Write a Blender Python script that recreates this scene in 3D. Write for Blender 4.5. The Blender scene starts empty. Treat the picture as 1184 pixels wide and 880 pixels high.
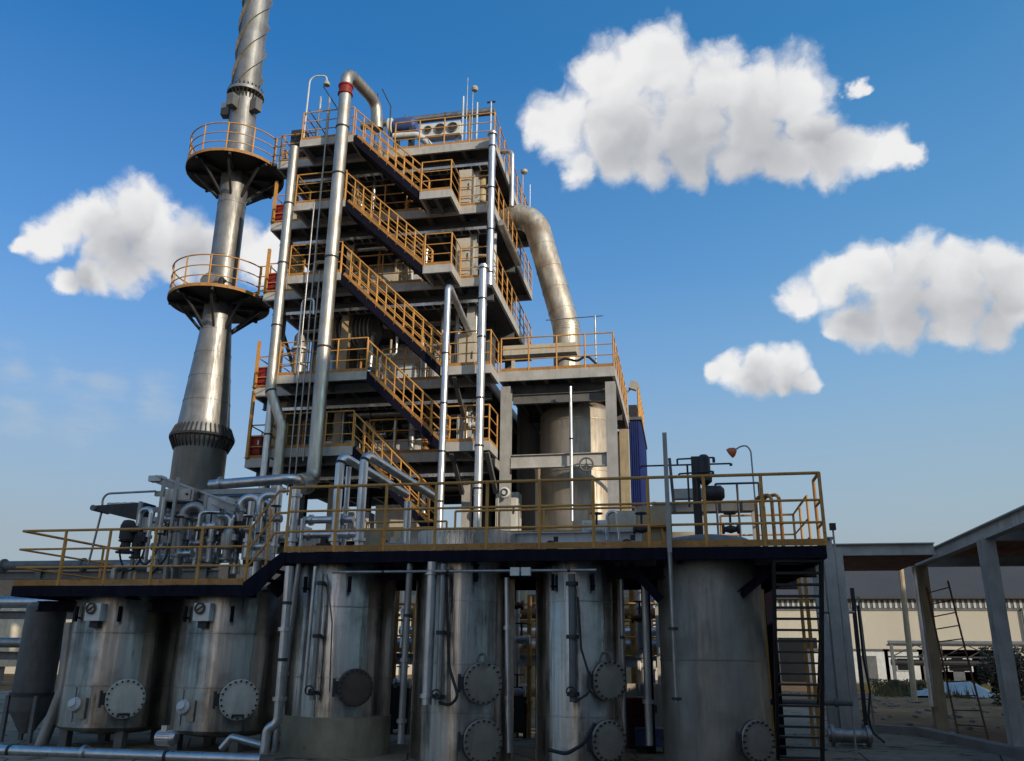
import bpy, math, random
from mathutils import Vector, Matrix
R = math.radians
random.seed(7)
D = bpy.data
scene = bpy.context.scene
COL = scene.collection

# ------------------------------------------------------------------ camera
YAW, PITCH, ROLL, FOC = R(11.3), R(18), R(0.65), 986.0
EYE = Vector((0, 0, 1.6))
FW = Vector((-math.sin(YAW)*math.cos(PITCH), math.cos(YAW)*math.cos(PITCH), math.sin(PITCH)))
R0 = Vector((math.cos(YAW), math.sin(YAW), 0)); U0 = R0.cross(FW)
RT = R0*math.cos(ROLL)+U0*math.sin(ROLL); UP = U0*math.cos(ROLL)-R0*math.sin(ROLL)
cam = D.cameras.new('camera'); camo = D.objects.new('camera', cam); COL.objects.link(camo)
cam.sensor_width = 36; cam.lens = FOC/1184*36; cam.clip_end = 3000; cam.clip_start = 0.05
M = Matrix((RT, UP, -FW)).transposed().to_4x4(); M.translation = EYE
camo.matrix_world = M
scene.camera = camo
scene.render.resolution_x = 1024; scene.render.resolution_y = 761
def ray(px, py): return FW+RT*((px-592)/FOC)+UP*((440-py)/FOC)
def at(px, py, Y):
    d = ray(px, py); return EYE+d*(Y/d.y)
def atZ(px, py, Z):
    d = ray(px, py); return EYE+d*((Z-1.6)/d.z)
def atX(px, py, X):
    d = ray(px, py); return EYE+d*(X/d.x)

# ------------------------------------------------------------------ mesh builder
class MB:
    def __init__(s): s.v = []; s.f = []; s.sm = []
    def add(s, vs, fs, smooth=False):
        n = len(s.v); s.v += [Vector(v) for v in vs]
        for f in fs: s.f.append([i+n for i in f]); s.sm.append(smooth)
        return s
    def box(s, c, d, rot=None):
        c = Vector(c); x, y, z = d[0]/2, d[1]/2, d[2]/2
        vs = [Vector((a*x, b*y, e*z)) for a in (-1, 1) for b in (-1, 1) for e in (-1, 1)]
        if rot is not None: vs = [rot @ v for v in vs]
        return s.add([c+v for v in vs], [(0,1,3,2),(4,6,7,5),(0,4,5,1),(2,3,7,6),(0,2,6,4),(1,5,7,3)])
    def bb(s, x0, x1, y0, y1, z0, z1):
        return s.box(((x0+x1)/2,(y0+y1)/2,(z0+z1)/2), (x1-x0,y1-y0,z1-z0))
    def bar(s, p, q, w, h, up=(0,0,1)):
        p, q = Vector(p), Vector(q); d = (q-p); L = d.length; d.normalize()
        up = Vector(up)
        if abs(d.dot(up)) > 0.99: up = Vector((0,1,0))
        sx = d.cross(up).normalized(); sz = sx.cross(d)
        return s.box((p+q)/2, (w, L, h), Matrix((sx, d, sz)).transposed())
    def ib(s, p, q, w, h, t=0.02, up=(0,0,1)):
        p, q = Vector(p), Vector(q); d = (q-p).normalized(); up = Vector(up)
        if abs(d.dot(up)) > 0.99: up = Vector((0,1,0))
        sx = d.cross(up).normalized(); sz = sx.cross(d)
        s.bar(p+sz*(h/2-t/2), q+sz*(h/2-t/2), w, t, up); s.bar(p-sz*(h/2-t/2), q-sz*(h/2-t/2), w, t, up)
        return s.bar(p, q, t, h-2*t, up)
    def tube(s, pts, r, seg=10, cap=True, radii=None):
        pts = [Vector(p) for p in pts]; n = len(pts)
        ref = None; rings = []
        for i, p in enumerate(pts):
            if i == 0: t = pts[1]-pts[0]
            elif i == n-1: t = pts[-1]-pts[-2]
            else: t = (pts[i+1]-p).normalized()+(p-pts[i-1]).normalized()
            t.normalize()
            if ref is None:
                a = Vector((0,0,1)) if abs(t.z) < 0.9 else Vector((1,0,0))
                ref = t.cross(a).normalized()
            ref = (ref-t*ref.dot(t)).normalized(); b = t.cross(ref)
            rr = radii[i] if radii else r
            if 0 < i < n-1:
                c = max(0.5, t.dot((p-pts[i-1]).normalized()))
            rings.append([p+(ref*math.cos(2*math.pi*k/seg)+b*math.sin(2*math.pi*k/seg))*rr for k in range(seg)])
        vs = [v for g in rings for v in g]
        fs = [(i*seg+k, i*seg+(k+1)%seg, (i+1)*seg+(k+1)%seg, (i+1)*seg+k) for i in range(n-1) for k in range(seg)]
        s.add(vs, fs, True)
        if cap:
            m = len(s.v)-len(vs)
            s.f.append([m+k for k in range(seg)][::-1]); s.sm.append(False)
            s.f.append([m+(n-1)*seg+k for k in range(seg)]); s.sm.append(False)
        return s
    def lathe(s, prof, c=(0,0,0), seg=40, axis='z', rot=None, ring=False):
        c = Vector(c); vs = []; n = len(prof)
        for r, z in prof:
            for k in range(seg):
                a = 2*math.pi*k/seg
                v = Vector((r*math.cos(a), r*math.sin(a), z))
                if rot is not None: v = rot @ v
                vs.append(c+v)
        fs = [(i*seg+k, i*seg+(k+1)%seg, (i+1)*seg+(k+1)%seg, (i+1)*seg+k) for i in range(n-1) for k in range(seg)]
        if ring: fs += [((n-1)*seg+k, (n-1)*seg+(k+1)%seg, (k+1)%seg, k) for k in range(seg)]
        s.add(vs, fs, True)
        m = len(s.v)-len(vs)
        if ring: return s
        if prof[0][0] > 1e-4: s.f.append([m+k for k in range(seg)][::-1]); s.sm.append(False)
        if prof[-1][0] > 1e-4: s.f.append([m+(n-1)*seg+k for k in range(seg)]); s.sm.append(False)
        return s
    def prism(s, poly, axis, a, b):
        # poly of 2-tuples in the other two axes, extruded along axis from a to b
        def mk(p, t):
            if axis == 'y': return (p[0], t, p[1])
            if axis == 'x': return (t, p[0], p[1])
            return (p[0], p[1], t)
        n = len(poly)
        vs = [mk(p, a) for p in poly]+[mk(p, b) for p in poly]
        fs = [list(range(n)), list(range(n, 2*n))[::-1]]+[(i, i+n, (i+1) % n+n, (i+1) % n) for i in range(n)]
        return s.add(vs, fs)
    def torus(s, c, R_, r, axis=(0,0,1), seg=24, a0=0, a1=2*math.pi, ms=8):
        q = Vector((0,0,1)).rotation_difference(Vector(axis).normalized()).to_matrix()
        full = abs(a1-a0-2*math.pi) < 1e-4
        pts = [Vector(c)+q @ Vector((R_*math.cos(a0+(a1-a0)*k/seg), R_*math.sin(a0+(a1-a0)*k/seg), 0)) for k in range(seg+1)]
        return s.tube(pts, r, ms, cap=not full)
    def build(s, name, mat, parent=None, loc=None, label=None, cat=None, group=None, kind=None):
        me = D.meshes.new(name)
        root = parent
        while root is not None and root.parent is not None: root = root.parent
        o0 = root.location.copy() if root is not None else Vector(loc or (0,0,0))
        me.from_pydata([v-o0 for v in s.v], [], s.f)
        me.validate()
        import bmesh
        bm = bmesh.new(); bm.from_mesh(me); bmesh.ops.recalc_face_normals(bm, faces=bm.faces[:]); bm.to_mesh(me); bm.free()
        if len(me.polygons) == len(s.sm): me.polygons.foreach_set('use_smooth', s.sm)
        me.set_sharp_from_angle(angle=R(35))
        me.materials.append(mat)
        o = D.objects.new(name, me); COL.objects.link(o)
        if parent is not None: o.parent = parent
        else: o.location = o0
        tag(o, label, cat, group, kind)
        return o
def tag(o, label=None, cat=None, group=None, kind=None):
    if label: o['label'] = label
    if cat: o['category'] = cat
    if group: o['group'] = group
    if kind: o['kind'] = kind
    return o
def thing(name, label, cat, loc=(0,0,0), group=None):
    o = D.objects.new(name, None); COL.objects.link(o); o.location = Vector(loc); o.empty_display_size = 0.2
    return tag(o, label, cat, group)
def bend(pts, rad, n=6):
    """polyline with rounded corners"""
    pts = [Vector(p) for p in pts]; out = [pts[0]]
    for i in range(1, len(pts)-1):
        a, b, c = pts[i-1], pts[i], pts[i+1]
        u = (a-b); v = (c-b); lu, lv = u.length, v.length; u.normalize(); v.normalize()
        ang = u.angle(v, math.pi)
        if ang > R(178): out.append(b); continue
        t = min(rad/math.tan(ang/2), lu*0.49, lv*0.49); rr = t*math.tan(ang/2)
        cen = b+(u+v).normalized()*(rr/math.sin(ang/2))
        p0, p1 = b+u*t, b+v*t
        w0, w1 = p0-cen, p1-cen
        tot = w0.angle(w1); ax = w0.cross(w1)
        if ax.length < 1e-9: out.append(b); continue
        ax.normalize()
        for k in range(n+1): out.append(cen+Matrix.Rotation(tot*k/n, 3, ax) @ w0)
    out.append(pts[-1]); return out

# ------------------------------------------------------------------ materials
def new_mat(name):
    m = D.materials.new(name); m.use_nodes = True; nt = m.node_tree; nt.nodes.clear()
    out = nt.nodes.new('ShaderNodeOutputMaterial'); b = nt.nodes.new('ShaderNodeBsdfPrincipled')
    nt.links.new(b.outputs[0], out.inputs[0]); return m, nt, b
def nd(nt, t, **k):
    n = nt.nodes.new(t)
    for a, v in k.items():
        if a in n.inputs.keys() if isinstance(a, str) else False: n.inputs[a].default_value = v
        else: setattr(n, a, v)
    return n
def noise(nt, scale, detail=5, sx=1, sy=1, sz=1, rough=0.6, coord='Object'):
    tc = nt.nodes.new('ShaderNodeTexCoord'); mp = nt.nodes.new('ShaderNodeMapping')
    mp.inputs['Scale'].default_value = (sx, sy, sz); nt.links.new(tc.outputs[coord], mp.inputs[0])
    n = nt.nodes.new('ShaderNodeTexNoise'); n.inputs['Scale'].default_value = scale
    n.inputs['Detail'].default_value = detail; n.inputs['Roughness'].default_value = rough
    nt.links.new(mp.outputs[0], n.inputs['Vector']); return n.outputs['Fac']
def ramp(nt, src, a, b, ca=(0,0,0,1), cb=(1,1,1,1)):
    r = nt.nodes.new('ShaderNodeValToRGB'); e = r.color_ramp.elements
    e[0].position = a; e[0].color = ca; e[1].position = b; e[1].color = cb
    nt.links.new(src, r.inputs[0]); return r.outputs[0]
def mix(nt, fac, a, b):
    m = nt.nodes.new('ShaderNodeMix'); m.data_type = 'RGBA'
    if isinstance(fac, float): m.inputs[0].default_value = fac
    else: nt.links.new(fac, m.inputs[0])
    for s, i in ((a, 6), (b, 7)):
        if isinstance(s, tuple): m.inputs[i].default_value = s if len(s) == 4 else (*s, 1)
        else: nt.links.new(s, m.inputs[i])
    return m.outputs[2]
def bump(nt, b, h, strength, dist=0.02):
    n = nt.nodes.new('ShaderNodeBump'); n.inputs['Strength'].default_value = strength; n.inputs['Distance'].default_value = dist
    nt.links.new(h, n.inputs['Height']); nt.links.new(n.outputs[0], b.inputs['Normal'])
def paint(name, col, rough=0.5, rust=0.3, var=0.35, rustcol=(0.13,0.05,0.018), scale=2.0, metallic=0.0):
    m, nt, b = new_mat(name)
    dark = tuple(c*(1-var) for c in col)
    n1 = noise(nt, 1.3*scale, 6); n2 = noise(nt, 3.5*scale, 8, 1, 1, 0.22); n3 = noise(nt, 9*scale, 6)
    c = mix(nt, ramp(nt, n1, 0.35, 0.68), dark, col)
    c = mix(nt, ramp(nt, n2, 0.52, 0.75), c, tuple(x*0.62 for x in col))
    if rust > 0:
        c = mix(nt, ramp(nt, n3, 0.74-0.24*rust, 0.80-0.18*rust), c, rustcol)
    nt.links.new(c, b.inputs['Base Color'])
    b.inputs['Metallic'].default_value = metallic
    rr = ramp(nt, n2, 0.3, 0.7, (rough*0.8,)*3+(1,), (min(1, rough*1.25),)*3+(1,)); nt.links.new(rr, b.inputs['Roughness'])
    b.inputs['Specular IOR Level'].default_value = 0.15 if name.startswith('navy') else 0.4
    bump(nt, b, n3, 0.15, 0.01); return m
def metal(name, col, rough=0.3, streak=0.5, metallic=0.95, wav=0.25, dirt=0.3, dirtcol=(0.06,0.05,0.04), zs=0.12, scale=4.0, aniso=0.0):
    m, nt, b = new_mat(name)
    n1 = noise(nt, scale, 6, 1, 1, zs); n2 = noise(nt, 1.1, 5); n3 = noise(nt, 0.9, 3, 1, 1, 0.35); n4 = noise(nt, 14, 6, 1, 1, zs*0.5)
    c = mix(nt, ramp(nt, n1, 0.3, 0.72), tuple(x*(1-streak) for x in col), col)
    dm = nt.nodes.new('ShaderNodeMath'); dm.operation = 'MULTIPLY'
    nt.links.new(ramp(nt, n2, 0.45, 0.75), dm.inputs[0]); dm.inputs[1].default_value = dirt
    c = mix(nt, dm.outputs[0], c, dirtcol)
    if aniso:   # grime runs down the sheet in long irregular streaks
        n5 = noise(nt, 5.0, 8, 1, 1, 0.10, 0.7); n6 = noise(nt, 1.6, 4)
        mm = nt.nodes.new('ShaderNodeMath'); mm.operation = 'MULTIPLY'; nt.links.new(ramp(nt, n5, 0.52, 0.66), mm.inputs[0]); nt.links.new(ramp(nt, n6, 0.40, 0.62), mm.inputs[1])
        c = mix(nt, mm.outputs[0], c, dirtcol)
    nt.links.new(c, b.inputs['Base Color']); b.inputs['Metallic'].default_value = metallic
    nt.links.new(ramp(nt, n4, 0.3, 0.7, (rough*0.7,)*3+(1,), (min(1, rough*1.5),)*3+(1,)), b.inputs['Roughness'])
    ad = nt.nodes.new('ShaderNodeMath'); ad.operation = 'ADD'
    nt.links.new(n1, ad.inputs[0]); nt.links.new(n3, ad.inputs[1])
    if aniso:
        tg = nt.nodes.new('ShaderNodeTangent'); tg.direction_type = 'RADIAL'; tg.axis = 'Z'
        nt.links.new(tg.outputs[0], b.inputs['Tangent']); b.inputs['Anisotropic'].default_value = aniso; b.inputs['Anisotropic Rotation'].default_value = 0.25
    bump(nt, b, ad.outputs[0], wav, 0.12); return m
def flat(name, col, rough=0.6, metallic=0.0, var=0.2, scale=3):
    m, nt, b = new_mat(name)
    n = noise(nt, scale, 6)
    nt.links.new(mix(nt, ramp(nt, n, 0.3, 0.7), tuple(c*(1-var) for c in col), col), b.inputs['Base Color'])
    b.inputs['Roughness'].default_value = rough; b.inputs['Metallic'].default_value = metallic; return m

MT = dict(
 orange=paint('orange_paint', (0.70,0.35,0.085), 0.55, 0.55, 0.32, (0.20,0.095,0.04)),
 orange_worn=paint('worn_orange_paint', (0.52,0.25,0.065), 0.6, 0.75, 0.35, (0.20,0.09,0.035)),
 rusty=paint('rusty_steel', (0.20,0.09,0.035), 0.75, 0.8, 0.4),
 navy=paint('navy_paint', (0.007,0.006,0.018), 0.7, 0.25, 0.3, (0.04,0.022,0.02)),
 grey=paint('grey_paint', (0.42,0.415,0.40), 0.5, 0.28, 0.25, (0.20,0.13,0.08)),
 greyd=paint('dark_grey_paint', (0.16,0.165,0.17), 0.55, 0.3, 0.3),
 beam=paint('pale_grey_beam', (0.52,0.505,0.475), 0.5, 0.25, 0.25, (0.25,0.17,0.10)),
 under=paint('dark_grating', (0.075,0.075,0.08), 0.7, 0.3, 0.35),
 cream=paint('cream_panel', (0.58,0.52,0.42), 0.55, 0.3, 0.2, (0.3,0.17,0.08)),
 tan=paint('tan_column', (0.50,0.40,0.26), 0.6, 0.45, 0.25, (0.26,0.13,0.05)),
 white=paint('white_paint', (0.72,0.72,0.70), 0.5, 0.22, 0.18, (0.35,0.27,0.2)),
 red=paint('red_paint', (0.30,0.022,0.018), 0.5, 0.15, 0.3, (0.1,0.02,0.015)),
 redd=paint('dark_red_paint', (0.13,0.012,0.018), 0.5, 0.15, 0.3),
 blue=paint('blue_paint', (0.02,0.04,0.20), 0.4, 0.1, 0.25),
 motorblue=paint('motor_blue', (0.07,0.12,0.32), 0.45, 0.2, 0.3),
 black=flat('black_rubber', (0.018,0.018,0.02), 0.6),
 dark=paint('dark_machine', (0.045,0.045,0.05), 0.55, 0.3, 0.4),
 steel=metal('brushed_cladding', (0.80,0.745,0.68), 0.33, 0.5, 1.0, 0.30, 0.85, (0.085,0.07,0.055), 0.05, 2.3, aniso=0.85),
 collar=metal('collar_steel', (0.88,0.84,0.78), 0.25, 0.55, 0.85, 0.5, 0.1, (0.2,0.18,0.15), aniso=0.8),
 steelw=metal('weathered_cladding', (0.64,0.595,0.53), 0.37, 0.55, 0.95, 0.30, 0.9, (0.075,0.063,0.048), 0.05, 2.0, aniso=0.85),
 clad=metal('jacket_aluminium', (0.56,0.525,0.47), 0.44, 0.25, 0.9, 0.15, 0.4, (0.2,0.14,0.09), 0.3),
 stack=metal('stack_steel', (0.37,0.362,0.35), 0.44, 0.35, 0.7, 0.12, 0.6, (0.08,0.065,0.055), 0.2),
 duct=metal('weathered_duct_jacket', (0.74,0.68,0.58), 0.44, 0.45, 0.65, 0.2, 0.75, (0.30,0.20,0.12), 0.35, 4),
 vessel=metal('vessel_steel', (0.46,0.405,0.33), 0.5, 0.3, 0.6, 0.1, 0.4, (0.14,0.11,0.09), 0.2),
 galv=metal('galvanised', (0.68,0.69,0.71), 0.32, 0.3, 0.9, 0.08, 0.25, (0.2,0.19,0.18), 0.3, 6),
 pipe=metal('grey_pipe', (0.42,0.42,0.42), 0.4, 0.4, 0.8, 0.1, 0.4, (0.12,0.1,0.08), 0.3, 6),
 dull=metal('dull_tank', (0.33,0.305,0.265), 0.52, 0.45, 0.5, 0.10, 0.8, (0.10,0.088,0.07), 0.25, 2.2),
 cover=metal('manhole_cover', (0.40,0.365,0.32), 0.5, 0.2, 0.75, 0.05, 0.4, (0.12,0.1,0.08), 1, 3),
 coverg=paint('grey_green_cover', (0.62,0.63,0.58), 0.55, 0.2, 0.25),
 coverd=paint('rusty_brown_cover', (0.11,0.085,0.07), 0.55, 0.4, 0.4),
 concrete=flat('concrete', (0.26,0.25,0.23), 0.85, 0, 0.35, 1.5),
 skirt=paint('stained_concrete', (0.36,0.33,0.24), 0.8, 0.35, 0.45, (0.12,0.10,0.06), 1.0),
 lamp=flat('lamp_housing', (0.45,0.42,0.36), 0.5),
 lampo=paint('orange_lamp', (0.55,0.14,0.05), 0.5, 0.2, 0.3),
 glass=flat('dark_window', (0.02,0.022,0.025), 0.12),
 canopy=paint('canopy_grey_paint', (0.50,0.485,0.46), 0.55, 0.3, 0.28, (0.25,0.15,0.09)),
 tarp=flat('tarpaulin', (0.40,0.44,0.46), 0.5, 0, 0.3, 2),
 panelgrey=paint('panel_pale', (0.60,0.62,0.63), 0.45, 0.12, 0.15),
)

# ------------------------------------------------------------------ small builders
def railing(parent, pts, h=1.08, rails=(1.08, 0.7, 0.37), step=0.95, r=0.024, toe=0.1, mat='orange', name='railing', ends=(True, True)):
    """one run of guard rail along pts (deck-level points); posts are sub-parts when parent is the thing"""
    pts = [Vector(p) for p in pts]; m = MB()
    for z in rails:
        m.tube([p+Vector((0,0,z)) for p in pts], r if z == rails[0] else r*0.8, 8)
    o = m.build(name, MT[mat], parent)
    if toe:
        t = MB()
        for a, b in zip(pts, pts[1:]): t.bar(a+Vector((0,0,toe/2+0.006)), b+Vector((0,0,toe/2+0.006)), 0.012, toe)
        t.build('toe_board', MT[mat+'_worn' if mat == 'orange' else mat], o)
    done = set()
    for i, (a, b) in enumerate(zip(pts, pts[1:])):
        n = max(1, round((b-a).length/step))
        for k in range(n+1):
            if k == 0 and i > 0: continue
            if i == 0 and k == 0 and not ends[0]: continue
            if i == len(pts)-2 and k == n and not ends[1]: continue
            p = a+(b-a)*(k/n)
            MB().tube([p+Vector((0,0,0.0)), p+Vector((0,0,h))], r*1.05, 8).build('post', MT[mat], o)
    return o
def pipe(name, label, pts, r, mat, rad=None, cat='pipe', group=None, flanges=(), seg=14, clamps=(), sleeve=None):
    pts = [Vector(p) for p in pts]
    t = thing(name, label, cat, min(pts, key=lambda p: p.z), group)
    path = bend(pts, rad or r*2.2)
    MB().tube(path, r, seg).build('pipe_run', MT[mat], t)
    tot = [0]
    for a, b in zip(path, path[1:]): tot.append(tot[-1]+(b-a).length)
    def where(u):
        d = u*tot[-1]
        for i in range(len(path)-1):
            if tot[i+1] >= d: 
                k = (d-tot[i])/max(1e-6, tot[i+1]-tot[i]); return path[i].lerp(path[i+1], k), (path[i+1]-path[i]).normalized()
        return path[-1], (path[-1]-path[-2]).normalized()
    for u in flanges:
        p, d = where(u); MB().tube([p-d*0.03, p+d*0.03], r*1.5, 16).build('flange', MT[mat], t)
    for u in clamps:
        p, d = where(u); m = MB().tube([p-d*0.025, p+d*0.025], r*1.12, 14)
        m.build('clamp', MT['dark'], t)
    return t
def valve(label, p, s=1.0, mat='pipe', wheel='x', group=None, name='gate_valve'):
    p = Vector(p); t = thing(name, label, 'valve', p, group)
    m = MB().lathe([(0.03*s,-0.16*s),(0.09*s,-0.16*s),(0.09*s,-0.12*s),(0.05*s,-0.1*s),(0.08*s,0),(0.05*s,0.1*s),(0.09*s,0.12*s),(0.09*s,0.16*s),(0.03*s,0.16*s)], p, 14, rot=Matrix.Rotation(R(90),3,'Y'))
    m.build('valve_body', MT[mat], t)
    MB().tube([p, p+Vector((0,0,0.3*s))], 0.022*s, 8).build('stem', MT['dark'], t)
    w = MB().torus(p+Vector((0,0,0.3*s)), 0.11*s, 0.014*s, (0,0,1), 16, ms=6)
    w.bar(p+Vector((-0.11*s,0,0.3*s)), p+Vector((0.11*s,0,0.3*s)), 0.015*s, 0.015*s)
    w.build('hand_wheel', MT['dark'], t); return t
def cabinet(name, label, cat, c, d, mat, door='white', group=None, feet=True):
    c = Vector(c); t = thing(name, label, cat, c, group)
    z0 = c.z+(0.1 if feet else 0)
    MB().bb(c.x-d[0]/2, c.x+d[0]/2, c.y-d[1]/2, c.y+d[1]/2, z0, z0+d[2]).build('housing', MT[mat], t)
    dr = MB().bb(c.x-d[0]*0.42, c.x+d[0]*0.42, c.y-d[1]/2-0.025, c.y-d[1]/2+0.01, z0+d[2]*0.08, z0+d[2]*0.92).build('door', MT[door], t)
    MB().bb(c.x+d[0]*0.3, c.x+d[0]*0.34, c.y-d[1]/2-0.06, c.y-d[1]/2-0.02, z0+d[2]*0.45, z0+d[2]*0.6).build('handle', MT['dark'], dr)
    if feet:
        for sx in (-1, 1): MB().bb(c.x+sx*d[0]*0.38-0.04, c.x+sx*d[0]*0.38+0.04, c.y-d[1]*0.4, c.y+d[1]*0.4, c.z, z0+0.002).build('foot', MT['dark'], t)
    return t
def motor(label, p, s=1.0, axis='z', mat='dark', group=None, name='agitator_motor', stand=True):
    p = Vector(p); t = thing(name, label, 'motor', p, group)
    rot = {'z': None, 'x': Matrix.Rotation(R(90),3,'Y'), 'y': Matrix.Rotation(R(-90),3,'X')}[axis]
    b = MB().lathe([(0.10*s,0),(0.17*s,0.02*s),(0.17*s,0.42*s),(0.13*s,0.5*s),(0.05*s,0.52*s)], p, 20, rot=rot); 
    b.build('motor_body', MT[mat], t)
    f = MB()
    for k in range(20):
        a = 2*math.pi*k/20; v0 = Vector((0.17*s*math.cos(a), 0.17*s*math.sin(a), 0.05*s)); v1 = Vector((v0.x, v0.y, 0.39*s))
        if rot is not None: v0 = rot @ v0; v1 = rot @ v1
        f.bar(p+v0, p+v1, 0.03*s, 0.012*s)
    f.build('cooling_fins', MT[mat], t)
    MB().box(p+Vector((0.2*s if axis != 'x' else 0.2*s, -0.03*s, 0.28*s if axis == 'z' else 0.2*s)), (0.14*s,0.14*s,0.16*s)).build('terminal_box', MT[mat], t)
    if stand and axis == 'z':
        MB().lathe([(0.22*s,-0.32*s),(0.22*s,-0.28*s),(0.12*s,-0.25*s),(0.12*s,-0.05*s),(0.19*s,-0.02*s),(0.19*s,0.0)], p, 16).build('gear_case', MT[mat], t)
    return t

# ------------------------------------------------------------------ sky, sun
SUN_AZ = Vector((0.80, -0.60)); SUN_EL = R(20)
sdir = Vector((SUN_AZ.x*math.cos(SUN_EL), SUN_AZ.y*math.cos(SUN_EL), math.sin(SUN_EL)))
world = D.worlds.new('World'); scene.world = world; world.use_nodes = True
wt = world.node_tree; wt.nodes.clear()
def W(t, **k):
    n = wt.nodes.new(t)
    for a, v in k.items(): setattr(n, a, v)
    return n
L = wt.links.new
wout = W('ShaderNodeOutputWorld'); bg = W('ShaderNodeBackground'); L(bg.outputs[0], wout.inputs[0])
sky = W('ShaderNodeTexSky', sky_type='NISHITA', sun_disc=False, sun_elevation=SUN_EL)
sky.sun_rotation = math.atan2(SUN_AZ.x, SUN_AZ.y)
sky.altitude = 0; sky.air_density = 1.0; sky.dust_density = 0.8; sky.ozone_density = 2.0
SKY_STRENGTH = 0.15
EXPO = 0.42
bg.inputs[1].default_value = SKY_STRENGTH
hs = W('ShaderNodeHueSaturation'); hs.inputs['Saturation'].default_value = 1.2; hs.inputs['Value'].default_value = 1.0
L(sky.outputs[0], hs.inputs['Color'])
CK = SKY_STRENGTH*2**EXPO
tc = W('ShaderNodeTexCoord')
def vm(op, a, b=None):
    n = W('ShaderNodeVectorMath', operation=op)
    for i, s in enumerate((a, b)):
        if s is None: continue
        if hasattr(s, 'is_linked'): L(s, n.inputs[i])
        else: n.inputs[i].default_value = s
    return n.outputs['Value'] if op in ('DOT_PRODUCT', 'LENGTH', 'DISTANCE') else n.outputs[0]
def ma(op, a, b=None, c=None, clamp=False):
    n = W('ShaderNodeMath', operation=op); n.use_clamp = clamp
    for i, s in enumerate((a, b, c)):
        if s is None: continue
        if hasattr(s, 'is_linked'): L(s, n.inputs[i])
        else: n.inputs[i].default_value = s
    return n.outputs[0]
# low haze: the air pales towards the horizon
dirv = vm('NORMALIZE', tc.outputs['Generated'])
sx_ = W('ShaderNodeSeparateXYZ'); L(dirv, sx_.inputs[0])
hr = W('ShaderNodeValToRGB'); L(sx_.outputs[2], hr.inputs[0])
el_ = hr.color_ramp.elements; el_[0].position = 0.0; el_[0].color = (1,1,1,1); el_[1].position = 0.62; el_[1].color = (0,0,0,1)
for p_, v_ in ((0.12,0.93),(0.22,0.70),(0.32,0.40),(0.42,0.18)):
    e_ = el_.new(p_); e_.color = (v_,v_,v_,1)
tint = W('ShaderNodeMix', data_type='RGBA', blend_type='MULTIPLY'); tint.inputs[0].default_value = 1.0; L(hs.outputs[0], tint.inputs[6]); tint.inputs[7].default_value = (0.57, 1.08, 1.17, 1)
hz_ = W('ShaderNodeMix', data_type='RGBA'); L(hr.outputs[0], hz_.inputs[0]); L(tint.outputs[2], hz_.inputs[6]); hz_.inputs[7].default_value = (0.365/CK, 0.415/CK, 0.46/CK, 1)
# warm glow added on the unseen sun side to warm shaded faces; blue deepened opposite
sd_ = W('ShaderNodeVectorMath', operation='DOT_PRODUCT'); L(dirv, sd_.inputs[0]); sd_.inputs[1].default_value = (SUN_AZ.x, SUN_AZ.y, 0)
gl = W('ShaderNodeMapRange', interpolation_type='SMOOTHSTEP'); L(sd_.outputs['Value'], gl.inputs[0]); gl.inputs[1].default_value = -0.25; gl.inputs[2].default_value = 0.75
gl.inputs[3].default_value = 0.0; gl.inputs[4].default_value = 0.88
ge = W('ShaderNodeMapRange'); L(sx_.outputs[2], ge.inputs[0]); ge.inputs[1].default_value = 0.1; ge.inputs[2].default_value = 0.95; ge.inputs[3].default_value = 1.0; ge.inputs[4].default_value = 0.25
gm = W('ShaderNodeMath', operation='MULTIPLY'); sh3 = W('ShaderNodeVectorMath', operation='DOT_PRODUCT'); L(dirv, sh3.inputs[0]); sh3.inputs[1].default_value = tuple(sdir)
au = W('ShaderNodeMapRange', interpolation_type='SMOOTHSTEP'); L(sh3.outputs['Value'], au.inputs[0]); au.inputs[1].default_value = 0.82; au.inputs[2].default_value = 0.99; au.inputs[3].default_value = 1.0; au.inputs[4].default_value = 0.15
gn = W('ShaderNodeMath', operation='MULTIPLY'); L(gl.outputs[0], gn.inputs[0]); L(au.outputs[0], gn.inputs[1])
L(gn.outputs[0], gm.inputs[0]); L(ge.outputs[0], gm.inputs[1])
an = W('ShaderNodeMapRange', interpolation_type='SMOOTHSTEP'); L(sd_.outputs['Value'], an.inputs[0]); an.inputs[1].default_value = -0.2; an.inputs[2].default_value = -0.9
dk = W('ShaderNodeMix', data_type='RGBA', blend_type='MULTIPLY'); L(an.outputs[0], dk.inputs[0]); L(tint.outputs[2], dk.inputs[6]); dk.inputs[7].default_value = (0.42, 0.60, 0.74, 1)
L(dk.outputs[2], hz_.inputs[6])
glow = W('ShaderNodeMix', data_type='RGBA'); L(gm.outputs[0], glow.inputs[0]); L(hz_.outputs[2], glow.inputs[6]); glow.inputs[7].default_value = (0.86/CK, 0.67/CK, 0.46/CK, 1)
def wnoise(vec, scale, detail, rough=0.55):
    n = W('ShaderNodeTexNoise'); n.inputs['Scale'].default_value = scale; n.inputs['Detail'].default_value = detail; n.inputs['Roughness'].default_value = rough
    L(vec, n.inputs['Vector']); return n
wn = wnoise(dirv, 18, 6)
warp = vm('SCALE', vm('SUBTRACT', wn.outputs['Color'], (0.5, 0.5, 0.5))); warp.node.inputs['Scale'].default_value = 0.046
dw = vm('ADD', dirv, warp)
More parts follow.
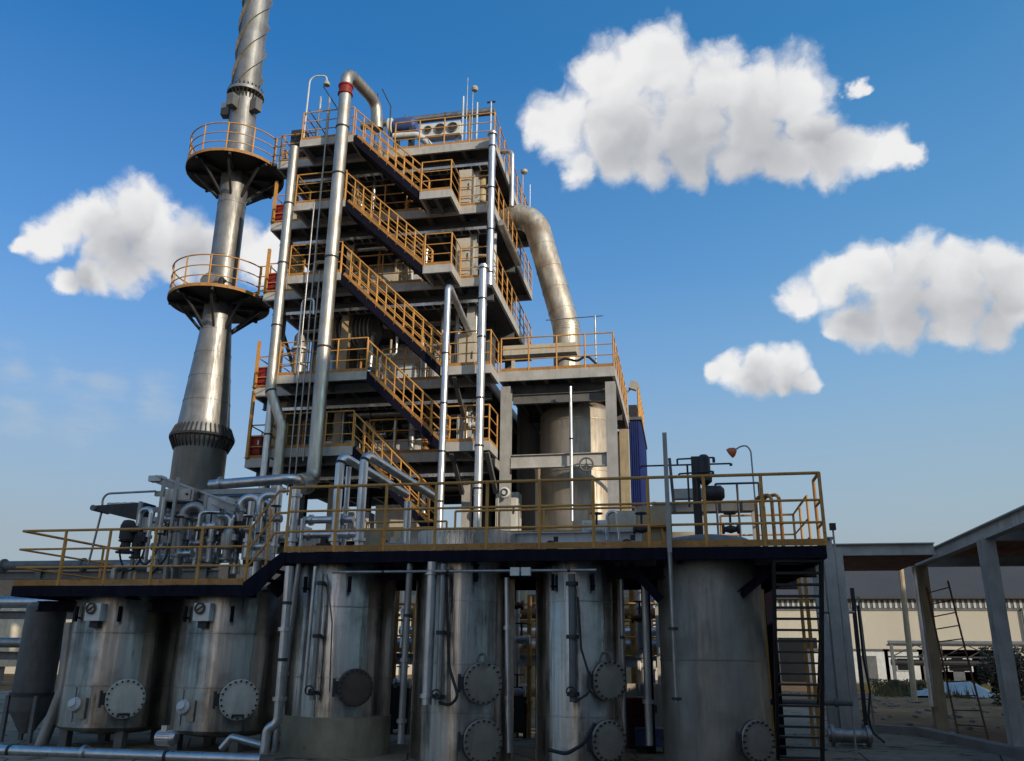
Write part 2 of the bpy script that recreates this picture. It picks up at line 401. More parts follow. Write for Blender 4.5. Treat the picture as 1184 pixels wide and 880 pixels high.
CLOUDS = [ # pieces of cumulus: bearing seen from the plant yard, angular size
 (650,142,46),(700,97,50),(735,80,43),(770,84,48),(830,92,48),(880,110,52),(922,104,46),(720,150,68),(800,145,60),(870,155,54),(940,158,42),
 (668,196,28),(716,194,30),(972,176,34),(990,178,32),(1010,177,29),(1030,176,26),(1045,177,21),(1062,178,14),(915,188,24),(972,101,9),(981,99,11),(991,97,11),(1000,101,8),(625,146,26),
 (925,347,32),(965,330,36),(1010,315,42),(1060,308,42),(1110,312,42),(1160,320,42),(1205,325,44),(985,375,32),(1040,355,42),(1100,350,42),(1165,352,34),(968,388,16),
 (850,427,25),(885,421,26),(912,424,26),(932,437,18),(830,430,15),(870,440,18),(905,440,18),
 (750,186,36),(800,182,36),(850,182,36),(900,180,34),(950,180,30),(870,437,24),(1000,380,28),(1050,378,30),(1100,378,30),(1150,376,30),(150,312,30),(200,306,30),(250,302,30),(300,302,30),(22,282,13),(55,272,26),(40,275,20),(75,264,30),(110,255,36),(150,245,40),(172,238,34),(130,285,34),(180,280,42),(230,280,38),(280,285,36),(320,290,36),(75,322,20),(110,316,26),(350,300,30)]
GREY = [(800,185,85),(880,178,70),(730,175,55),(950,172,40),(1060,365,60),(1140,365,60),(1000,372,36),(885,446,26),(915,446,22),(150,290,50),(230,300,45),(100,320,24)]
def blobs(lst, vec, soft):
    acc = None
    for x, y, r in lst:
        c = ray(x, y); foc2 = FOC*c.length; c = c.normalized()
        d = vm('DISTANCE', vec, tuple(c)); f = ma('SUBTRACT', 1.0, ma('DIVIDE', d, r/foc2))
        f = ma('MAXIMUM', f, -1.0)
        acc = f if acc is None else ma('SMOOTH_MAX', acc, f, soft)
    return acc
F1 = blobs([(x, y, r*1.13) for x, y, r in CLOUDS], dw, 0.20)
def billow(vec, scale, detail, rough):
    n = wnoise(vec, scale, detail, rough); return ma('ABSOLUTE', ma('SUBTRACT', ma('MULTIPLY', n.outputs['Fac'], 2.0), 1.0))
def puff(vec, hi=True):
    p = ma('MULTIPLY', billow(vec, 16, 2, 0.4), 0.8)
    return ma('ADD', p, ma('MULTIPLY', billow(vec, 38, 5, 0.55), 0.42)) if hi else p
PF = puff(dw); PL = puff(dw, False)
field = ma('ADD', F1, ma('MULTIPLY', ma('SUBTRACT', PF, 0.33), 0.74))
def smooth(v, a, b):
    n = W('ShaderNodeMapRange', interpolation_type='SMOOTHSTEP'); n.inputs[1].default_value = a; n.inputs[2].default_value = b
    L(v, n.inputs[0]); return n.outputs[0]
alpha = smooth(field, -0.08, 0.42)
G1 = blobs(GREY, dw, 0.25)
lightdir = (ray(430, 120).normalized()-ray(592, 440).normalized()).normalized()*0.012
relief = ma('MULTIPLY', ma('SUBTRACT', PL, puff(vm('ADD', dw, tuple(lightdir)), False)), 0.5)
gf = ma('ADD', ma('SUBTRACT', ma('MULTIPLY', smooth(G1, -0.6, 1.0), 0.72), relief), 0.0, clamp=True)
cm = W('ShaderNodeMix', data_type='RGBA'); L(gf, cm.inputs[0])
cm.inputs[6].default_value = (0.86/CK, 0.86/CK, 0.865/CK, 1); cm.inputs[7].default_value = (0.33/CK, 0.35/CK, 0.39/CK, 1)
# thin low veils on the left
WISP = [(20,425,40),(70,436,40),(120,445,40),(90,470,55),(180,462,40),(30,468,50)]
wsc = vm('MULTIPLY', dirv, (1.0, 1.0, 3.2)); nw = wnoise(wsc, 12, 6, 0.6)
walpha = ma('MULTIPLY', smooth(ma('ADD', blobs(WISP, dw, 0.3), ma('MULTIPLY', ma('SUBTRACT', nw.outputs['Fac'], 0.55), 2.4)), 0.0, 1.1), 0.42)
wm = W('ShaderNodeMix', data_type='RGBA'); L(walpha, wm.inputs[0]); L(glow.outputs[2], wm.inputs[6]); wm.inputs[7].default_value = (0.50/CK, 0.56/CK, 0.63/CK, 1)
fm = W('ShaderNodeMix', data_type='RGBA'); L(alpha, fm.inputs[0]); L(wm.outputs[2], fm.inputs[6]); L(cm.outputs[2], fm.inputs[7])
L(fm.outputs[2], bg.inputs[0])
sl = D.lights.new('sun', 'SUN'); so = D.objects.new('sun', sl); COL.objects.link(so)
sl.energy = 2.5; sl.angle = R(0.53); sl.color = (1.0, 0.84, 0.64)
so.rotation_euler = sdir.to_track_quat('Z', 'Y').to_euler()
so.location = (30, -30, 40)
scene.view_settings.view_transform = 'Standard'; scene.view_settings.look = 'None'; scene.view_settings.gamma = 1; scene.view_settings.exposure = EXPO
scene.view_settings.use_curve_mapping = False
scene.render.engine = 'CYCLES'
scene.cycles.max_bounces = 8; scene.cycles.diffuse_bounces = 3; scene.cycles.glossy_bounces = 5

# ------------------------------------------------------------------ ground
def ground_mat():
    m, nt, b = new_mat('dry_earth')
    n1 = noise(nt, 0.25, 6); n2 = noise(nt, 2.5, 8); n3 = noise(nt, 0.6, 5)
    c = mix(nt, ramp(nt, n1, 0.35, 0.65), (0.20,0.108,0.05), (0.34,0.20,0.10))
    c = mix(nt, ramp(nt, n2, 0.45, 0.75), c, (0.10,0.07,0.045))
    c = mix(nt, ramp(nt, n3, 0.56, 0.7), c, (0.10,0.10,0.035))
    nt.links.new(c, b.inputs['Base Color']); b.inputs['Roughness'].default_value = 0.95; b.inputs['Specular IOR Level'].default_value = 0.1; bump(nt, b, n2, 0.8, 0.08); return m
g = MB(); N = 40
xs = [-1500,-500,-200,-100]+[-60+4*i for i in range(36)]+[100,200,500,1500]
ys = [-800,-200,-60]+[-20+4*i for i in range(36)]+[140,200,400,900,2000]
vs = [(x, y, -0.03+(0.05*random.random() if (8 < x < 100 and y > 26) else 0)) for y in ys for x in xs]
nx = len(xs)
g.add(vs, [(j*nx+i, j*nx+i+1, (j+1)*nx+i+1, (j+1)*nx+i) for j in range(len(ys)-1) for i in range(nx-1)], True)
g.build('ground', ground_mat(), kind='structure')
K1, K2, K3 = atZ(1150,872,0), atZ(1062,851,0), atZ(998,846,0)
def pad_mat():
    m, nt, b = new_mat('yard_concrete')
    n1 = noise(nt, 0.5, 6); n2 = noise(nt, 4, 8)
    c = mix(nt, ramp(nt, n1, 0.35, 0.65), (0.23,0.20,0.145), (0.33,0.29,0.215))
    c = mix(nt, ramp(nt, n2, 0.5, 0.8), c, (0.09,0.085,0.075))
    n3 = noise(nt, 0.9, 5, 1, 1, 1, 0.7); c = mix(nt, ramp(nt, n3, 0.56, 0.62), c, (0.07,0.062,0.05))
    vo = nt.nodes.new('ShaderNodeTexVoronoi'); vo.feature = 'DISTANCE_TO_EDGE'; vo.inputs['Scale'].default_value = 0.55; tcv = nt.nodes.new('ShaderNodeTexCoord'); nt.links.new(tcv.outputs['Object'], vo.inputs['Vector'])
    c = mix(nt, ramp(nt, vo.outputs['Distance'], 0.004, 0.012), (0.04,0.037,0.03), c)
    nt.links.new(c, b.inputs['Base Color']); b.inputs['Roughness'].default_value = 0.9; b.inputs['Specular IOR Level'].default_value = 0.12; bump(nt, b, n2, 0.3, 0.02); return m
MB().add([(-40,-12,0.012),(9.6,-12,0.012),(K1.x,K1.y,0.012),(K2.x,K2.y,0.012),(K3.x,K3.y,0.012),(K3.x,34,0.012),(-40,34,0.012)], [(0,1,2,3,4,5,6)]).build('yard_pavement', pad_mat(), kind='structure')
k = MB(); kp = [(9.75,-12),(K1.x+0.1,K1.y),(K2.x+0.1,K2.y+0.1),(K3.x,K3.y+0.15)]
for a, b2 in zip(kp, kp[1:]): k.bar((a[0],a[1],0.03), (b2[0],b2[1],0.03), 0.28, 0.3)
k.build('kerb', MT['concrete'], kind='structure')

# grass tufts on the waste ground: uncountable blades
def blades(name, spots, h, mat, n=26):
    m = MB()
    for x, y, s in spots:
        for _ in range(n):
            a = random.random()*6.283; d = random.random()*0.45*s; bx, by = x+math.cos(a)*d, y+math.sin(a)*d
            hh = h*s*(0.5+random.random()); lx, ly = (random.random()-0.5)*0.5*hh, (random.random()-0.5)*0.5*hh; w = 0.02*s
            m.add([(bx-w,by,0),(bx+w,by,0),(bx+lx,by+ly,hh)], [(0,1,2)])
    return m.build(name, mat, kind='stuff', label='dry tufts of grass on the brown waste ground', cat='grass')
grassm = flat('dry_grass', (0.13,0.115,0.045), 0.9, 0, 0.5, 1)
sp = [(random.uniform(9,26), random.uniform(46,64), random.uniform(0.8,2.4)) for _ in range(150)]
0 and [(random.uniform(6,9), random.uniform(26,30), random.uniform(0.5,0.9)) for _ in range(20)]
blades('grass_tufts', sp, 0.2, grassm)
leafm = paint('shrub_leaf', (0.075,0.066,0.030), 0.8, 0.0, 0.5)
def shrub(label, x, y, rx, h, n=900, mat=leafm):
    t = thing('shrub', label, 'shrub', (x, y, 0), 'shrubs on the waste ground')
    m = MB()
    cl = [(random.gauss(0,.45)*rx, random.gauss(0,.45)*rx, h*(0.25+0.6*random.random()), 0.25+0.3*random.random()) for _ in range(14)]
    for _ in range(n):
        c = random.choice(cl); g3 = [max(-1.3, min(1.3, random.gauss(0,1))) for _k in range(3)]; p = Vector((x+c[0]+g3[0]*c[3]*0.5*rx, y+c[1]+g3[1]*c[3]*0.5*rx, max(0.03, c[2]+g3[2]*c[3]*0.4*h)))
        u = Vector((random.gauss(0,1),random.gauss(0,1),random.gauss(0,1))).normalized(); v = u.orthogonal().normalized(); s = 0.05+0.07*random.random()
        m.add([p-u*s, p+v*s*0.5, p+u*s, p-v*s*0.5], [(0,1,2,3)])
    m.build('foliage', mat, t)
    s = MB()
    for c in cl[:8]: s.tube([(x,y,0), (x+c[0]*0.6,y+c[1]*0.6,c[2]*0.6), (x+c[0],y+c[1],c[2])], 0.015, 5)
    s.build('stem', MT['rusty'], t)
pS = atZ(1165, 805, 0)
shrub('dark green shrub behind the right canopy post', at(1168,790,40).x, 40, 1.0, 2.0, 4200)
shrub('low olive scrub between the two near canopy posts', at(1040,800,50).x, 50, 1.2, 0.7, 1500)
0 and shrub('small scrub left of the leaning ladder foot', 9.0, 47, 1.2, 0.8)
0 and shrub('pale scrub in front of the site cabins', 15.5, 60, 1.8, 1.1)

# ------------------------------------------------------------------ warehouses in the distance
def ribmat(name, col, scale, var=0.15, rough=0.6):
    m, nt, b = new_mat(name)
    tc_ = nt.nodes.new('ShaderNodeTexCoord'); w = nt.nodes.new('ShaderNodeTexWave'); w.wave_type = 'BANDS'; w.bands_direction = 'X'
    w.inputs['Scale'].default_value = scale; nt.links.new(tc_.outputs['Object'], w.inputs['Vector'])
    n = noise(nt, 0.12, 6, 1, 1, 0.4); n2 = noise(nt, 1.2, 6, 1, 1, 0.12)
    c = mix(nt, ramp(nt, n, 0.35, 0.65), tuple(x*(1-var) for x in col), col)
    c = mix(nt, ramp(nt, n2, 0.5, 0.8), c, tuple(x*0.85 for x in col))
    nt.links.new(c, b.inputs['Base Color']); b.inputs['Roughness'].default_value = rough; bump(nt, b, w.outputs['Fac'], 0.5, 0.05); return m
cream_wall = ribmat('cream_cladding', (0.67,0.61,0.49), 6); grey_roof = ribmat('grey_roof_sheet', (0.07,0.072,0.078), 3, 0.2, 0.8)
WY = 76.0
wz0 = 0.0; wz1 = at(1100,692,WY).z; wz2 = at(1100,656,WY).z
t = thing('warehouse', 'long cream clad warehouse with a dark grey roof across the waste ground', 'warehouse', (30,WY,0))
MB().bb(-14, 95, WY, WY+40, -0.1, wz1).build('wall', cream_wall, t)
MB().add([(-14.6,WY-0.6,wz1-0.05),(95.6,WY-0.6,wz1-0.05),(95.6,WY+9,wz2+1.6),(-14.6,WY+9,wz2+1.6),(-14.6,WY-0.6,wz1+0.15),(95.6,WY-0.6,wz1+0.15),(95.6,WY+9,wz2+1.8),(-14.6,WY+9,wz2+1.8)],
  [(0,1,2,3),(4,7,6,5),(0,4,5,1),(2,6,7,3),(0,3,7,4),(1,5,6,2)]).build('roof', grey_roof, t)
m = MB()
for i in range(256): 
    x = -14+i*0.42; m.bb(x, x+0.17, WY-0.12, WY-0.003, wz1-0.75, wz1-0.1)
m.build('eaves_louvre', MT['panelgrey'], t)
MB().bb(-14, 95, WY-0.08, WY-0.002, wz1-0.72, wz1-0.12).build('eaves_band', MT['greyd'], t)
MB().bb(-14, 95, WY-0.06, WY-0.001, wz1-0.95, wz1-0.76).build('gutter', MT['greyd'], t)
for x in (6.5, 26, 44, 62):
    MB().tube([(x,WY-0.15,0),(x,WY-0.15,wz1-0.8)], 0.09, 8).build('downpipe', MT['greyd'], t)
pd = at(925,775,WY); MB().bb(pd.x-1.5, pd.x+1.5, WY-0.1, WY-0.003, 0, 3.4).build('door', MT['glass'], t)
t = thing('factory_hall', 'pale factory hall with a grey roof edge behind the far left tanks', 'factory hall', (-45,62,0))
hz = at(20,690,62).z
MB().bb(-90, -26, 62, 90, -0.1, hz).build('wall', cream_wall, t)
MB().bb(-91, -25.4, 61.2, 91, hz+0.002, at(20,657,62).z).build('roof', grey_roof, t)
for i in range(8):
    x = -80+i*6.6; f = MB().bb(x, x+4.4, 61.9, 61.997, 2.2, 3.4).build('window_frame', MT['panelgrey'], t)
    MB().bb(x+0.12, x+4.28, 61.86, 61.898, 2.32, 3.28).build('pane', MT['glass'], f)
# site cabins and pipe bridge in front of the big warehouse
for i, (px, w, lab) in enumerate([(985,5.2,'white site cabin seen right beside the steel ladder'),(1060,4.0,'white site cabin behind the thin leaning pole'),(1095,3.4,'white site cabin seen through the leaning ladder'),(1128,5.5,'white site cabin left of the right canopy post'),(1165,5.0,'white site cabin at the right edge of the picture')]):
    p = at(px, 780, 68); p.z = 0
    t = thing('site_cabin', lab, 'site cabin', p, 'site cabins by the warehouse')
    MB().bb(p.x-w/2, p.x+w/2, 68, 70.4, 0.08, 2.35).build('cabin_body', MT['white'], t)
    MB().bb(p.x-w/2-0.1, p.x+w/2+0.1, 67.9, 70.5, 2.351, 2.47).build('roof', MT['greyd'], t)
    f = MB().bb(p.x-w*0.32, p.x-w*0.02, 67.93, 67.998, 1.0, 1.9).build('window', MT['white'], t)
    MB().bb(p.x-w*0.30, p.x-w*0.04, 67.90, 67.929, 1.06, 1.84).build('pane', MT['glass'], f)
    MB().bb(p.x+w*0.12, p.x+w*0.34, 67.93, 67.998, 0.1, 2.0).build('door', MT['greyd'], t)
t = thing('pipe_bridge', 'grey lattice pipe bridge running along the cream warehouse', 'pipe bridge', (17,62,0))
pz1 = at(1100,746,62).z; pz0 = at(1100,760,62).z; bx0 = at(1030,750,62).x; bx1 = bx0+40
m = MB()
for z in (pz0, pz1): m.bar((bx0,62,z),(bx1,62,z),0.1,0.1); m.bar((bx0,63.2,z),(bx1,63.2,z),0.1,0.1)
n = 26
for i in range(n):
    xa, xb = bx0+(bx1-bx0)*i/n, bx0+(bx1-bx0)*(i+1)/n
    m.bar((xa,62,pz0),(xb,62,pz1) if i % 2 else (xa,62,pz1),0.06,0.06); m.bar((xa,62,pz1 if i % 2 else pz0),(xb,62,pz0 if i%2 else pz1),0.06,0.06)
m.build('truss', MT['dark'], t)
MB().tube([(bx0,62.6,pz1+0.12),(bx1,62.6,pz1+0.12)],0.16,10).build('carried_pipe', MT['greyd'], t)
MB().tube([(bx0,62.4,pz0-0.35),(bx1,62.4,pz0-0.35)],0.2,10).build('carried_pipe', MT['dark'], t)
for i in range(6):
    x = bx0+0.05+i*7.5; MB().bar((x,62.0,0),(x,62.0,pz1),0.18,0.18).build('support_post', MT['greyd'], t)

# unseen halls added behind the camera, placed and sized to shade the yard
def rot_block(name, label, p0, p1, q0, q1, h):
    s_ = Vector((SUN_AZ.x, SUN_AZ.y)).normalized(); qv = Vector((-s_.y, s_.x))
    poly = [tuple(s_*a+qv*b) for a, b in ((p0,q0),(p1,q0),(p1,q1),(p0,q1))]
    t = thing(name, label, 'building', (poly[0][0], poly[0][1], 0))
    MB().prism(poly, 'z', -0.1, h).build('wall', ribmat('added_side_sheet', (0.66,0.63,0.58), 5), t)  # pale so the added walls bounce sky light onto the tanks
    cx = sum(p[0] for p in poly)/4; cy = sum(p[1] for p in poly)/4
    MB().prism([(cx+(p[0]-cx)*1.02, cy+(p[1]-cy)*1.02) for p in poly], 'z', h+0.002, h+0.4).build('roof', grey_roof, t)
SH = dict(tall=24.7, low=17.6)
rot_block('tall_shade_hall', 'tall unseen hall added behind the viewer to shade the yard', 20, 45, -30, 12.9, SH['tall'])
rot_block('low_shade_hall', 'lower unseen hall added beside the tall one to shade the yard', 20, 45, 15.5, 46, SH['low'])
rot_block('sun_notch_sill', 'flat unseen block added between the halls under the sun notch', 20.3, 44, 12.92, 15.48, 12.0)  # added sill; the notch above it lets a sun stripe reach the rack
t = thing('sun_notch_lid', 'unseen block added high between the halls to cap the sun notch', 'shade block', (20,-6,17))
s_ = Vector((0.8,-0.6)); q_ = Vector((0.6,0.8)); MB().prism([tuple(s_*a+q_*b) for a, b in ((21,12.92),(24,12.92),(24,15.48),(21,15.48))], 'z', 16.6, 19.4).build('shade_box', MT['greyd'], t)  # added box that closes the sun notch from above
# ------------------------------------------------------------------ operating platforms
YD = 14.0; ZU = 3.30; ZL = 2.755
XL0, XL1, XU0, XU1 = -12.10, -7.49, -6.79, 2.18; YB = 17.6
def deck(name, label, x0, x1, z, legs):
    t = thing(name, label, 'platform', (x0, YD, 0))
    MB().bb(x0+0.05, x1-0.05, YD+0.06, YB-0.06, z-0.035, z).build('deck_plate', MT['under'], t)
    f = MB(); 
    f.bb(x0, x1, YD-0.02, YD+0.055, z-0.19, z-0.004); f.bb(x0, x1, YB-0.055, YB, z-0.19, z-0.004)
    f.bb(x0, x0+0.045, YD+0.056, YB-0.056, z-0.19, z-0.004); f.bb(x1-0.045, x1, YD+0.056, YB-0.056, z-0.19, z-0.004)
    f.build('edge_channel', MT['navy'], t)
    b = MB(); n = int((x1-x0)/1.1)
    for i in range(1, n): 
        x = x0+(x1-x0)*i/n; b.ib((x,YD+0.06,z-0.135),(x,YB-0.06,z-0.135),0.1,0.19)
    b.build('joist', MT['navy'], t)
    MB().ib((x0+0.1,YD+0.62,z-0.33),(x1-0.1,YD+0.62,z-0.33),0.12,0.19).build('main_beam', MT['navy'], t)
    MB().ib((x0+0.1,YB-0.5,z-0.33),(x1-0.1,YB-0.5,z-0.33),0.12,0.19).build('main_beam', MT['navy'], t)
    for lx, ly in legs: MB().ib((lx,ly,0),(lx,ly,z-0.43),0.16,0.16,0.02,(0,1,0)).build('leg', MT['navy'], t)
    return t
upper = deck('operating_platform', 'long upper tank platform with navy edge beam and orange guard rail', XU0, XU1, ZU, [(-6.65,17.1),(-4.9,17.1),(-2.8,17.1),(-0.75,17.1),(1.55,17.1),(-4.9,16.6),(-0.72,16.6)])
lower = deck('operating_platform', 'lower left tank platform with navy edge beam and orange guard rail', XL0, XL1, ZL, [(-11.75,17.1),(-9.35,17.1),(-7.2,17.1)])
railing(upper, [(XU0,YD,ZU),(XU1,YD,ZU)], 1.14, (1.14,0.71,0.36), 0.94, 0.026)
railing(upper, [(XU1,YD,ZU),(XU1,YD+0.62,ZU)], 1.14, (1.14,0.71,0.36), 0.6, 0.026, ends=(False, True))
railing(upper, [(XU1,YD+1.55,ZU),(XU1,YB,ZU),(XU1-1.4,YB,ZU)], 1.05, (1.05,0.66,0.34), 0.9, 0.022)
railing(upper, [(-4.7,YB-0.05,ZU),(-0.9,YB-0.05,ZU)], 1.25, (1.25,0.8,0.4), 0.95, 0.024)
railing(upper, [(-6.7,YB,ZU),(-4.9,YB,ZU)], 1.05, (1.05,0.66,0.34), 0.9, 0.022)
railing(lower, [(XL0,YD,ZL),(XL1,YD,ZL)], 1.00, (1.0,0.66,0.33), 0.97, 0.024, ends=(False, True))
railing(lower, [(XL0,YD,ZL),(XL0,17.55,ZL)], 1.00, (1.0,0.66,0.33), 1.1, 0.024, ends=(False, True))
# sloping rail and the little stair between the two levels
t = thing('platform_stair', 'short navy stair joining the lower and upper tank platforms', 'stair', (XL1,YD,ZL-0.2))
for y in (YD-0.01, YD+0.85):
    MB().prism([(XL1-0.02,ZL-0.19),(XL1+0.20,ZL-0.19),(XU0+0.02,ZU-0.19),(XU0+0.02,ZU-0.003),(XU0-0.06,ZU-0.003),(XL1-0.02,ZL+0.03)], 'y', y-0.02, y+0.02).build('stringer', MT['navy'], t)
for k in range(3):
    x = XL1+0.18+k*0.2; z = ZL+0.13+k*0.145
    MB().bb(x-0.11, x+0.11, YD+0.02, YD+0.82, z-0.03, z).build('tread', MT['navy'], t)
m = MB()
for h in (1.05, 0.67, 0.335): m.tube([(XL1,YD,ZL+h*0.95),(XL1+0.03,YD,ZL+h*0.95),(XU0-0.22,YD,ZU+h*1.03),(XU0,YD,ZU+h*1.03)], 0.022, 8)
m.build('handrail', MT['orange'], t)
MB().tube([(XL1+0.36,YD,ZL+0.2),(XL1+0.36,YD,ZL+1.3)], 0.024, 8).build('post', MT['orange'], t)

# ------------------------------------------------------------------ tanks
def tank(label, cx, cy, r, z0, z1, mat, seams, manholes, dome=0.2, skirt=None, rim=None, group='tanks in a row under the platform', brackets=True, seg=56, bottom=False):
    t = thing('storage_tank', label, 'tank', (cx, cy, 0), group)
    prof = [(r*0.05, z0-0.16),(r*0.6, z0-0.12),(r*0.93, z0-0.05),(r, z0)] if bottom else [(r, z0)]
    prof += [(r, z1),(r*0.96, z1+dome*0.3),(r*0.8, z1+dome*0.65),(r*0.45, z1+dome*0.92),(0.02, z1+dome)]
    MB().lathe(prof, (cx,cy,0), seg).build('shell', MT[mat], t)
    for z in seams:
        MB().lathe([(r+0.001,z-0.012),(r+0.008,z-0.009),(r+0.008,z+0.009),(r+0.001,z+0.012)], (cx,cy,0), seg).build('seam_band', MT[mat], t)
    if skirt: MB().lathe([(r*1.03,0.0),(r*1.03,skirt),(r*0.98,skirt+0.02)], (cx,cy,0), seg).build('base_skirt', MT['skirt'], t)
    if rim:
        MB().lathe([(r*1.02,rim[0]),(r*1.02,rim[1]),(r*0.96,rim[1]+0.012),(0.02,rim[1]+0.05)], (cx,cy,0), seg).build('top_collar', MT['collar'], t)
    if bottom:
        for k in range(4):
            a = R(45+90*k); x, y = cx+r*0.8*math.cos(a), cy+r*0.8*math.sin(a)
            MB().bar((x,y,0),(x,y,z0-0.02),0.16,0.16).build('leg', MT['greyd'], t)
    if brackets:
        for a in (-65, -115):
            dx, dy = math.cos(R(a)), math.sin(R(a)); m = MB()
            m.bar((cx+dx*(r-0.02),cy+dy*(r-0.02),z1-0.45),(cx+dx*(r+0.10),cy+dy*(r+0.10),z1-0.45),0.05,0.03)
            m.bar((cx+dx*(r+0.06),cy+dy*(r+0.06),z1-0.52),(cx+dx*(r+0.06),cy+dy*(r+0.06),z1-0.25),0.05,0.04)
            m.build('lug', MT['navy'], t)
    for px, py, mr, cov in manholes:
        # bearing of the manhole from its place on the shell
        lo, hi = -175.0, -5.0; best = None
        for k in range(340):
            a = R(lo+(hi-lo)*k/339); p = Vector((cx+(r+0.14)*math.cos(a), cy+(r+0.14)*math.sin(a), 0))
            d = ray(px, py); s_ = d.y and (p.y/d.y); q = EYE+d*s_
            e = abs(q.x-p.x)
            if best is None or e < best[0]: best = (e, a, q.z)
        a, z = best[1], best[2]; dirn = Vector((math.cos(a), math.sin(a), 0)); c0 = Vector((cx, cy, z))
        rot = Vector((0,0,1)).rotation_difference(dirn).to_matrix()
        mh = MB().lathe([(mr*0.86, r-0.1),(mr*0.86, r+0.12)], c0, 32, rot=rot).build('manhole', MT[mat], t)
        MB().lathe([(mr, r+0.085),(mr*1.0, r+0.12)], c0, 32, rot=rot).build('flange', MT['dark'], mh)
        MB().lathe([(mr*0.995, r+0.122),(mr*1.0, r+0.155),(mr*0.97, r+0.165),(mr*0.6, r+0.178),(0.01, r+0.185)], c0, 32, rot=rot).build('cover', MT[cov], mh)
        bm_ = MB(); u = dirn.cross(Vector((0,0,1))).normalized()
        for k in range(20):
            b = 2*math.pi*k/20; o = (u*math.cos(b)+Vector((0,0,1))*math.sin(b))*mr*0.9
            bm_.tube([c0+dirn*(r+0.07)+o, c0+dirn*(r+0.205)+o], 0.018, 6)
        bm_.build('bolt_ring', MT['dark'], mh)
        h = MB(); h.bar(c0+dirn*(r+0.13)+u*(mr*0.98), c0+dirn*(r+0.13)+u*(mr*1.22), 0.06, 0.2); h.tube([c0+dirn*(r+0.14)+u*(mr*1.2)+Vector((0,0,-0.14)), c0+dirn*(r+0.14)+u*(mr*1.2)+Vector((0,0,0.14))],0.025,8)
        h.build('hinge', MT['dark'], mh)
        if cov == 'cover' and z > 0.9: MB().tube(bend([c0+dirn*(r-0.02)+Vector((0,0,mr*1.35)), c0+dirn*(r+0.24)+Vector((0,0,mr*1.35)), c0+dirn*(r+0.24)+Vector((0,0,mr*0.7))],0.08), 0.022, 8).build('davit', MT['greyd'], mh)
        if cov == 'coverg': MB().tube([c0+dirn*(r+0.2)-u*0.1+Vector((0,0,-mr*0.75)), c0+dirn*(r+0.2)+u*0.1+Vector((0,0,-mr*0.75))], 0.018, 8).build('cover_handle', MT['dark'], mh)
    return t
YT = 15.05
tank('leftmost large steel tank with pale green-grey manhole cover', -10.42, YT+0.1, 0.97, 0.36, ZL-0.1, 'steelw', (1.05, 1.95), [(145,808,0.33,'coverg')], bottom=True)
tank('second large steel tank from the left with pale manhole cover', -8.22, YT+0.1, 1.0, 0.36, ZL-0.1, 'steelw', (1.05, 1.95), [(276,809,0.33,'coverg')], bottom=True)
tank('steel tank on a stained concrete skirt with one rusty brown manhole', -6.04, YT, 0.90, 0.6, ZU-0.15, 'steel', (1.25, 2.4), [(411,795,0.30,'coverd')], skirt=0.62)
tank('steel tank with bright collar above the platform and two bolted manholes', -3.80, YT, 0.87, 0.0, ZU+0.02, 'steel', (0.75, 1.5, 2.5), [(558,790,0.33,'cover'),(558,857,0.33,'cover')], rim=(ZU-0.01, ZU+0.40), dome=0.1)
tank('slim steel tank with two bolted manholes beside the dull grey tank', -1.80, YT, 0.73, 0.0, ZU-0.12, 'steel', (0.72, 2.5), [(704,787,0.31,'cover'),(704,857,0.31,'cover')])
tank('dull grey painted tank beside the black ladder with a low bolted manhole', 0.40, YT, 0.85, 0.0, ZU+0.11, 'dull', (1.60, ZU+0.1), [(876,857,0.30,'cover')], dome=0.2, brackets=False)
# dark cylinder at far left on a stand
p = at(45,760,15.2)
t = thing('dust_vessel', 'dark slim cylinder on a steel stand left of the tanks', 'vessel', (p.x, 15.2, 0))
zt = at(60,702,15.2).z; zb = at(36,820,15.2).z
MB().lathe([(0.12,zb-0.42),(0.33,zb-0.05),(0.36,zb),(0.36,zt),(0.30,zt+0.08),(0.05,zt+0.12)], (p.x,15.2,0), 36).build('shell', MT['greyd'], t)
MB().lathe([(0.40,zb+0.25),(0.40,zb+0.3)], (p.x,15.2,0), 36).build('ring', MT['dark'], t)
for sx in (-0.3,0.3):
    for sy in (-0.25,0.25): MB().bar((p.x+sx,15.2+sy,0),(p.x+sx,15.2+sy,zb+0.25),0.07,0.07).build('leg', MT['greyd'], t)
# valve boxes and brackets on the two left tanks
for lab, px, py in (('leftmost',112,708),('second',237,708)):
    q = at(px, py, 14.12)
    t = thing('actuator_box', f'white actuator box with round dial high on the {lab} tank', 'actuator', q)
    MB().box(q, (0.30,0.24,0.30)).build('housing', MT['white'], t)
    dl = MB().lathe([(0.10,0),(0.10,0.03),(0.09,0.035),(0.02,0.035)], q+Vector((-0.02,-0.12,0.06)), 24, rot=Matrix.Rotation(R(90),3,'X')).build('dial', MT['cover'], t)
    rg = MB().torus(q+Vector((-0.02,-0.155,0.06)), 0.085, 0.016, (0,1,0), 22, ms=6); rg.bar(q+Vector((-0.08,-0.16,0.02)), q+Vector((0.04,-0.16,0.10)), 0.02, 0.02); rg.build('dial_ring', MT['dark'], dl)
    MB().box(q+Vector((0,0.02,-0.21)), (0.16,0.14,0.11)).build('neck', MT['dark'], t)
    MB().bar(q+Vector((-0.05,0.1,-0.05)), q+Vector((-0.05,0.3,-0.05)), 0.1, 0.1).build('mount', MT['grey'], t)
